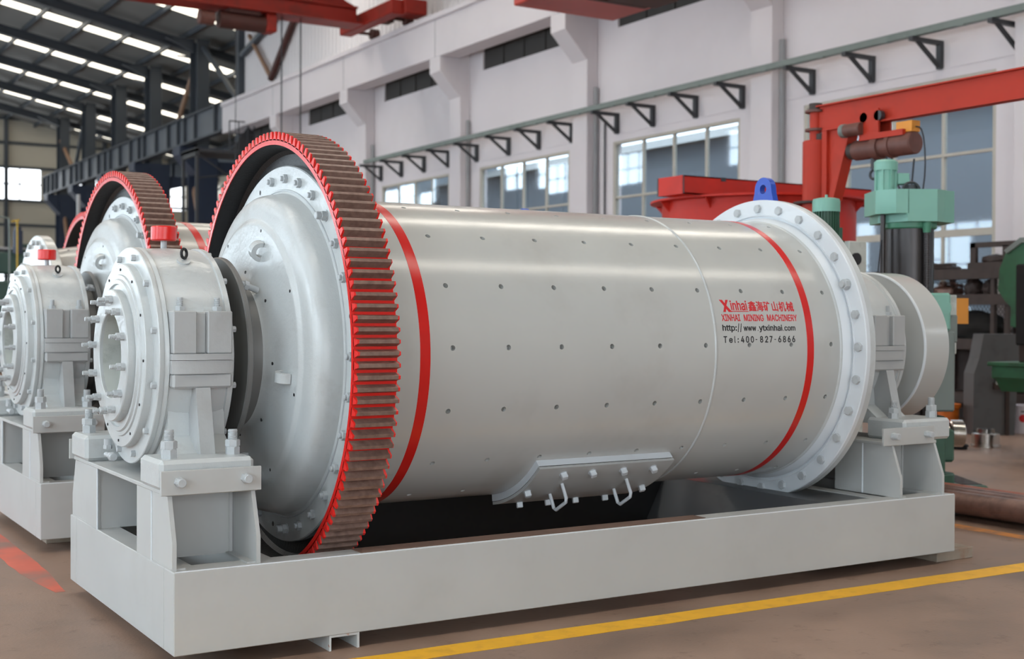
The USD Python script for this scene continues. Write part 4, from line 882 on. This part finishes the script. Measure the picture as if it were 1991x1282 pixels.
# local frame: +x to the right of the view, +y away
put('column', cyl((0, 0, 0.10), (0, 0, 2.44), 0.215, 56), 'column_iron', rd)
put('sleeve', cyl((0, 0, 2.40), (0, 0, 2.47), 0.24, 56, chamfer=0.01), 'green_mid', rd)
put('column_foot', cyl((0, 0, 0.10), (0, 0, 0.40), 0.27, 48, chamfer=0.01), 'green_mid', rd)
put('head_box', cat(prism([(-0.10, -0.30), (0.155, -0.30), (0.25, -0.20), (0.37, -0.10), (0.37, 0.26), (-0.28, 0.26), (-0.28, -0.02), (-0.10, -0.30)][:-1], 'z', 2.455, 2.735)), 'green_light', rd, False)
put('head_arm', prism([(-0.345, -0.16), (-0.205, -0.30), (-0.09, -0.30), (-0.09, 0.2), (-0.345, 0.2)], 'z', 2.525, 2.735), 'green_light', rd, False)
put('motor', cat(cyl((-0.21, 0.0, 2.735), (-0.21, 0.0, 2.93), 0.085, 32), lathe([(0.0, 3.02), (0.08, 3.02), (0.104, 3.0), (0.104, 2.925), (0.0, 2.925)], 36).apply_translation((-0.21, 0, 0))), 'green_light', rd)
for k in range(8):
    a = 2*PI*k/8+0.2; m = box(0.08, 0.100, -0.01, 0.01, 2.735, 2.93); m.apply_transform(trimesh.transformations.rotation_matrix(a, [0, 0, 1])); m.apply_translation((-0.21, 0, 0)); put('motor_rib', m, 'green_light', rd, False)
put('terminal_box', box(-0.12, -0.01, -0.05, 0.05, 2.80, 2.90, 0.008), 'green_light', rd)
put('pulley_guard', cat(cyl((0.0, -0.05, 2.735), (0.0, -0.05, 2.79), 0.07, 24), tube(arc((-0.02, -0.12, 2.735), 0.075, 0, 180, 12, (1, 0, 0), (0, 0, 1)), 0.012, 8)), 'bracket_black', rd)
put('lifting_screw', threaded(0.030, 2.0, 0.02).apply_translation((0.085, -0.235, 0.46)), 'column_iron', rd, False)
put('screw_cap', cyl((0.085, -0.235, 2.36), (0.085, -0.235, 2.46), 0.032, 20, r2=0.045), 'green_mid', rd)
put('splined_rod', cyl((-0.262, -0.10, 0.9), (-0.262, -0.10, 2.53), 0.022, 16), 'column_iron', rd)
put('rod_pipe', tube([(-0.28, -0.12, 2.3), (-0.31, -0.12, 2.0), (-0.32, -0.1, 1.4)], 0.006, 6), 'cable_black', rd)
put('cover_tongue', prism([(-0.12, 2.47), (-0.07, 2.47), (-0.09, 2.38)], 'y', -0.02, 0.02), 'column_iron', rd)
put('arm_slide', cat(box(0.10, 0.30, -0.36, 0.30, 0.80, 1.50, 0.015), box(0.24, 0.325, -0.34, 0.30, 1.40, 1.64, 0.01)), 'rail_green', rd)
put('slide_cover', cat(box(0.06, 0.255, -0.38, 0.28, 1.50, 1.83, 0.02)), 'green_light', rd)
put('round_lid', cat(cyl((0.18, -0.385, 1.70), (0.18, -0.372, 1.70), 0.075, 28)), 'green_light', rd)
put('side_panel', box(0.25, 0.330, -0.30, 0.28, 1.30, 1.815, 0.006), 'plate_grey', rd)
put('base', cat(box(-0.5, 0.61, -0.35, 0.55, 0.0, 0.155, 0.02)), 'green_dark', rd)
put('pedestal', cat(cyl((0.22, -0.13, 0.15), (0.22, -0.13, 0.245), 0.15, 36, chamfer=0.01)), 'green_dark', rd)
put('table_post', cat(box(0.12, 0.27, -0.22, -0.06, 0.24, 0.75, 0.012)), 'green_dark', rd)
put('table_block', cat(box(0.26, 0.37, -0.16, 0.24, 0.34, 0.63, 0.02)), 'green_dark', rd)
put('rust_top', box(0.40, 0.58, -0.25, 0.40, 0.155, 0.158), 'rust_dark', rd)
cs_ = put('spindle_nose', cat(cyl((0.26, 0.36, 0.56), (0.48, 0.36, 0.56), 0.085, 28), cyl((0.49, 0.36, 0.55), (0.62, 0.36, 0.55), 0.125, 36, chamfer=0.012), cyl((0.40, 0.36, 0.56), (0.47, 0.36, 0.56), 0.10, 28)), 'polished_steel', rd)
put('spindle_support', box(0.24, 0.40, 0.28, 0.44, 0.14, 0.48), 'green_dark', rd)

# ================================================================= things at the far right
sg = put('warning_sign', box(-0.068, 0.068, -0.004, 0.004, 1.558, 1.807), 'orange_sign'); sg_x = UsdGeom.Xformable(sg); sg_x.AddTranslateOp().Set(Gf.Vec3d(8.53, 2.68, 0)); sg_x.AddRotateZOp().Set(-31.6)
tag(sg, 'plain orange-yellow sheet standing up right of the green drill slide', 'sheet')
rk = thing('storage_rack', 'dark rusty storage rack with wire mesh back in front of the windows', 'rack', (14.7, 0, 0))
for z, y0, y1 in ((2.307, 6.78, 10.57), (1.910, 6.78, 9.57), (1.227, 6.78, 9.82), (0.40, 6.78, 9.82)):
    put('shelf', cat(box(-0.07, 0.55, y0, y1, z-0.075, z+0.068), box(-0.10, -0.05, y0, y1, z-0.087, z+0.075)), 'rust_dark', rk, False)
for y in (6.84, 7.09, 8.31, 9.76):
    for x in (-0.07, 0.48): put('post', box(x, x+0.07, y-0.035, y+0.035, 0, 2.27), 'rust_dark', rk, False)
for a, b in ((6.78, 8.28), (8.34, 9.82)): put('added_back_sheet', box(0.56, 0.58, a, b, 0.02, 1.25), 'rust_dark', rk, False)  # dark sheets added to block the bright wall behind the lower shelves
put('upper_frame', cat(box(0.0, 0.07, 7.46, 7.56, 2.37, 2.78), box(0.0, 0.07, 6.60, 7.56, 2.70, 2.78), box(0.0, 0.07, 6.87, 6.97, 2.37, 2.72), box(-0.06, 0.37, 6.79, 7.56, 2.37, 2.47)), 'rust_dark', rk, False)
wires = []
for k in range(40):
    y = 6.85 + k*0.068
    for s in (1, -1): wires.append(tube([(0.52, y - s*0.37, 1.30), (0.52, y + s*0.37, 2.22)], 0.005, 4))
p = put('wire_mesh', cat(*wires), 'rust_dark', rk, False); p.SetCustomDataByKey('kind', 'stuff')
r7 = random.Random(3)
def lump(name, mat, c, s, lab, catg, seed=0, sub=3):
    m = trimesh.creation.icosphere(subdivisions=sub); v = np.array(m.vertices); nn = meshkit.fbm(v*2.1+seed*7.3, 4, seed); v = v*(0.72+0.56*nn[:, None])*np.array(s); v[:, 2] = np.maximum(v[:, 2], -s[2]*0.62)
    v[:, 2] += s[2]*0.62; v += np.array(c); p = put(name, trimesh.Trimesh(v, m.faces, process=False), mat, None, 40); return tag(p, lab, catg)
def swarf(name, c, s, n, mat, lab, catg, seed):
    q = random.Random(seed); ts = []
    for k in range(n):
        P = []; a = q.uniform(0, 6); p0 = np.array([q.uniform(-.7, .7)*s[0], q.uniform(-.7, .7)*s[1], q.uniform(.1, .8)*s[2]])
        for t in range(14): P.append(np.array(c)+p0+np.array([0.28*s[0]*math.cos(a+t*0.9), 0.28*s[1]*math.sin(a+t*0.9), (t-7)*0.012*s[2]*q.choice([1, 2])+0.1*s[2]]))
        ts.append(tube(P, 0.006, 5))
    ts.append(box(c[0]-s[0]*.8, c[0]+s[0]*.8, c[1]-s[1]*.8, c[1]+s[1]*.8, c[2], c[2]+0.5*s[2], 0.03))
    p = put(name, cat(*ts), mat, None, 30); return tag(p, lab, catg)
swarf('scrap_bundle', (14.85, 8.22, 2.376), (0.20, 0.34, 0.12), 26, 'rust_dark', 'rusty bundle of wire and swarf lying on the upper rack shelf', 'scrap', 5)
swarf('scrap_bundle', (14.85, 8.09, 1.979), (0.20, 0.25, 0.24), 30, 'bar_rust', 'rusty tangle of swarf standing on the lower rack shelf beside the green slide', 'scrap', 6)
lump('scrap_casting', 'rust_dark', (14.88, 7.62, 1.979), (0.12, 0.15, 0.17), 'dark rusty casting on the lower rack shelf, middle', 'scrap', 2)
lump('scrap_casting', 'rust_dark', (14.88, 7.34, 1.979), (0.10, 0.10, 0.15), 'small dark casting at the right of the lower rack shelf', 'scrap', 4)
lump('scrap_heap', 'rag_black', (14.9, 7.55, 1.296), (0.22, 0.52, 0.26), 'black heap of scrap on the third rack shelf', 'scrap', 9)
lump('scrap_heap', 'rag_black', (14.9, 9.05, 1.296), (0.22, 0.52, 0.24), 'black heap of scrap on the third rack shelf, left half', 'scrap', 11)
lump('scrap_casting', 'rust_dark', (14.85, 7.22, 2.471), (0.12, 0.22, 0.075), 'dark casting lying on top of the rack in the small frame', 'scrap', 13)
p = put('steel_drum', cat(cyl((10.6, 5.20, 1.30), (10.6, 4.92, 1.30), 0.11, 28, chamfer=0.015), box(10.45, 10.75, 4.94, 5.18, 0.0, 1.20)), 'panel_grey'); tag(p, 'dark grey round casting on a stand beneath the orange sheet', 'casting')
pn = thing('steel_cabinet', 'leaning dark grey steel panel cabinet with a pale plate on its front', 'cabinet', (13.30, 5.97, 0), -31.6)
put('body', prism([(-0.32, 0.0), (0.25, 0.0), (0.33, 1.40), (-0.18, 1.40), (-0.24, 1.06), (-0.31, 0.85)], 'y', 0.0, 0.4), 'panel_grey', pn, False)
put('plate', box(-0.02, 0.19, -0.05, -0.03, 0.70, 0.85), 'plate_grey', pn, False)
put('plate_box', cat(box(-0.05, 0.20, -0.045, 0.0, 0.64, 0.72), box(0.22, 0.30, -0.05, 0.0, 0.68, 0.86), box(0.12, 0.17, -0.03, 0.0, 0.0, 0.64)), 'rust_dark', pn, False)
gmch = thing('green_machine', 'dark green machine tool with overhanging head and bright green tray at the right edge', 'machine tool', (11.35, 3.95, 0))
put('base', box(-0.1, 0.7, -0.85, 0.05, 0.0, 0.55, 0.03), 'rag_black', gmch)
put('tray', cat(box(-0.25, 0.7, -0.9, 0.40, 0.90, 1.08, 0.02), box(-0.28, 0.7, -0.93, 0.43, 1.05, 1.10, 0.01), prism([(-0.22, 0.9), (0.6, 0.9), (0.5, 0.75), (-0.1, 0.75)], 'y', -0.8, 0.36)), 'green_machine', gmch)
put('column', box(0.25, 0.75, -0.8, 0.02, 0.5, 2.3, 0.04), 'green_machine', gmch)
put('head', prism([(0.42, 1.95), (0.40, 2.20), (0.30, 2.42), (0.10, 2.54), (-0.8, 2.54), (-0.8, 1.5), (0.10, 1.5), (0.24, 1.52), (0.24, 1.75), (0.32, 1.82)], 'x', -0.10, 0.55), 'green_machine', gmch, False)
put('head_cover', prism([(0.32, 2.42), (0.10, 2.56), (-0.3, 2.56), (-0.3, 2.50), (0.08, 2.50), (0.28, 2.38)], 'x', -0.13, 0.55), 'rail_green', gmch, False)
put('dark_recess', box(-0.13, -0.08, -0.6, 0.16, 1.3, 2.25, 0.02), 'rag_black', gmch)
put('lower_body', box(0.0, 0.6, -0.8, 0.22, 1.08, 1.5, 0.03), 'rust_dark', gmch)
ob = thing('bucket', 'orange bucket with rolled rim standing on the floor beside the grey cabinet', 'bucket', (13.10, 6.62, 0))
put('body', lathe([(0, 0), (0.135, 0), (0.152, 0.37), (0.146, 0.37), (0.130, 0.02), (0, 0.02)], 40), 'orange_bucket', ob)
put('rim', lathe([(0.150, 0.34), (0.175, 0.35), (0.178, 0.40), (0.16, 0.405), (0.145, 0.39)], 40, True), 'orange_bucket', ob)
wb = thing('bucket', 'white plastic bucket with a round red mark at the right edge', 'bucket', (13.95, 6.02, 0))
put('body', lathe([(0, 0), (0.150, 0), (0.165, 0.40), (0.158, 0.40), (0.145, 0.02), (0, 0.02)], 40), 'white_plastic', wb)
put('rim', lathe([(0.163, 0.37), (0.175, 0.375), (0.175, 0.395), (0.163, 0.40)], 40, True), 'white_plastic', wb)
A_ = np.radians(np.linspace(196, 232, 12)); mk = []
def on_bucket(u, z): return (0.1625-0.0)*np.array([math.cos(u), math.sin(u), 0]) + np.array([0, 0, z])
V = [on_bucket(math.radians(216), 0.215)] + [on_bucket(math.radians(216)+0.055*math.cos(t)/0.16, 0.215+0.055*math.sin(t)) for t in np.linspace(0, 2*PI, 24, endpoint=False)]
put('red_mark', trimesh.Trimesh(np.array(V), [(0, i+1, (i+1) % 24+1) for i in range(24)], process=False), 'letter_red', wb, True, 'round red mark')
put('grey_print', cat(*[box(0, 0.002, -0.03, 0.03, 0, 0.02) for _ in range(1)]).apply_transform(trimesh.transformations.rotation_matrix(math.radians(216), [0, 0, 1])).apply_translation((0.164*math.cos(math.radians(216)), 0.164*math.sin(math.radians(216)), 0.30)), 'panel_grey', wb, False)
rg = thing('machined_ring', 'shiny machined steel ring with a toothed top, lying on the floor', 'gear ring', (11.85, 5.00, 0))
put('ring_body', lathe([(0.11, 0.0), (0.185, 0.0), (0.185, 0.025), (0.168, 0.03), (0.168, 0.165), (0.150, 0.175), (0.11, 0.175)], 64, True), 'polished_steel', rg)
put('spline_ring', lathe([(0.085, 0.17), (0.098, 0.17), (0.098, 0.225), (0.085, 0.225)], 48, True), 'panel_grey', rg)
for k in range(32):
    a = 2*PI*k/32; m = box(0.096, 0.106, -0.005, 0.005, 0.175, 0.225); m.apply_transform(trimesh.transformations.rotation_matrix(a, [0, 0, 1])); put('spline', m, 'polished_steel', rg, False)
lump('rag', 'rag_black', (11.3, 5.02, 0.0), (0.12, 0.18, 0.055), 'crumpled black rag on the floor near the green drill base', 'rag', 31)
# round bars on the floor
q = random.Random(11)
for k, (x, r, y0, y1, mat, lab) in enumerate([(6.76, 0.088, -1.6, 2.05, 'bar_rust', 'rusty round steel bar nearest the orange floor line'), (6.95, 0.085, -1.5, 2.0, 'bar_rust', 'rusty round steel bar, second from the orange floor line'), (7.13, 0.08, -1.7, 1.95, 'bar_rust', 'rusty round steel bar, third from the orange floor line'), (7.30, 0.075, -1.3, 1.85, 'bar_red', 'reddish round steel bar farthest from the orange floor line')]):
    z = r+0.05
    p = put('round_bar', cyl((x, y0, z), (x-0.06, y1, z), r, 40, chamfer=0.006), mat); tag(p, lab, 'steel bar', 'round steel bars lying on the floor')
for y, lab in ((-1.2, 'grey flat timber under the rusty round bars, out toward the right'), (1.40, 'grey flat timber under the rusty round bars beside the mill frame')):
    p = put('timber', box(6.58, 7.40, y, y+0.12, 0, 0.05, 0.004), 'panel_grey'); tag(p, lab, 'timber')

# ================================================================= things in the far left hall
sc = thing('access_platform', 'dark steel access platform with railings at the end of the white crane girder', 'platform', (14.2, 41.2, 0))
put('deck', cat(box(-1.25, 1.0, -1.2, 0.6, 7.55, 7.66), box(-1.25, -1.15, -1.2, 0.6, 7.4, 7.7)), 'bracket_black', sc, False)
for x in (-1.2, 0.9):
    for y in (-1.1, 0.5): put('leg', box(x-0.05, x+0.05, y-0.05, y+0.05, 0, 7.55), 'bracket_black', sc, False)
put('railing', cat(*[tube([(x, -1.15, 7.66), (x, -1.15, 8.75)], 0.025, 6) for x in (0.0, 0.35, 0.7, 0.95)], *[tube([(0.0, -1.15, z), (0.95, -1.15, z)], 0.025, 6) for z in (8.3, 8.75)]), 'bracket_black', sc)
put('stay', cat(tube([(-1.2, -1.1, 7.5), (0.5, -1.1, 6.4)], 0.03, 6), tube([(-0.4, -1.1, 6.2), (0.9, -1.1, 7.5)], 0.03, 6), tube([(-1.2, -1.1, 6.6), (0.9, -1.1, 6.9)], 0.03, 6)), 'bracket_black', sc)
put('guard_sheet', prism([(0.1, 7.7), (1.0, 7.7), (1.0, 8.4), (0.75, 8.62)], 'y', -1.05, -1.02), 'bracket_black', sc, False)
p = put('vent_pipe', tube([(6.5, 30, 0.0), (6.5, 30, 4.85)], 0.05, 10), 'pipe_grey'); tag(p, 'thin pale upright pipe behind the third red gear', 'pipe')
p = put('gas_pipe', cat(tube([(4.94, 30, 0.0), (4.94, 30, 4.10)], 0.022, 8), tube([(4.80, 30, 4.05), (5.0, 30, 4.10)], 0.022, 8)), 'pipe_yellow'); tag(p, 'thin yellow upright pipe at the left edge', 'pipe')
p = put('water_pipe', tube([(4.80, 30.3, 0.0), (4.80, 30.3, 3.9), (4.78, 30.3, 4.15), (4.55, 30.3, 4.2), (4.48, 30.3, 4.1)], 0.026, 8), 'rail_green'); tag(p, 'pale hooked pipe beside the yellow pipe', 'pipe')
mt = thing('large_machine', 'dark teal large machine behind the mills at the left edge', 'machine tool', (5.2, 32, 0))
put('bed', box(-3.5, 1.2, 0, 2.5, 0, 2.55, 0.05), 'machine_teal', mt)
put('cross_rail', box(-3.5, 1.8, 0.2, 1.0, 2.75, 3.35, 0.04), 'machine_teal', mt)
put('upright', cat(box(0.3, 0.9, 0.3, 1.2, 2.5, 3.6, 0.03), box(-2.8, -2.2, 0.3, 1.2, 2.5, 3.6, 0.03)), 'machine_teal', mt)
put('blue_head', cat(cyl((0.15, 0.1, 3.3), (0.15, 0.1, 3.95), 0.13, 16), cyl((0.15, 0.1, 3.85), (0.15, 0.1, 4.05), 0.09, 16)), 'blue_steel', mt)
put('rail_bar', cat(box(-3.5, 3.0, 0.1, 0.16, 3.42, 3.48)), 'pipe_grey', mt)
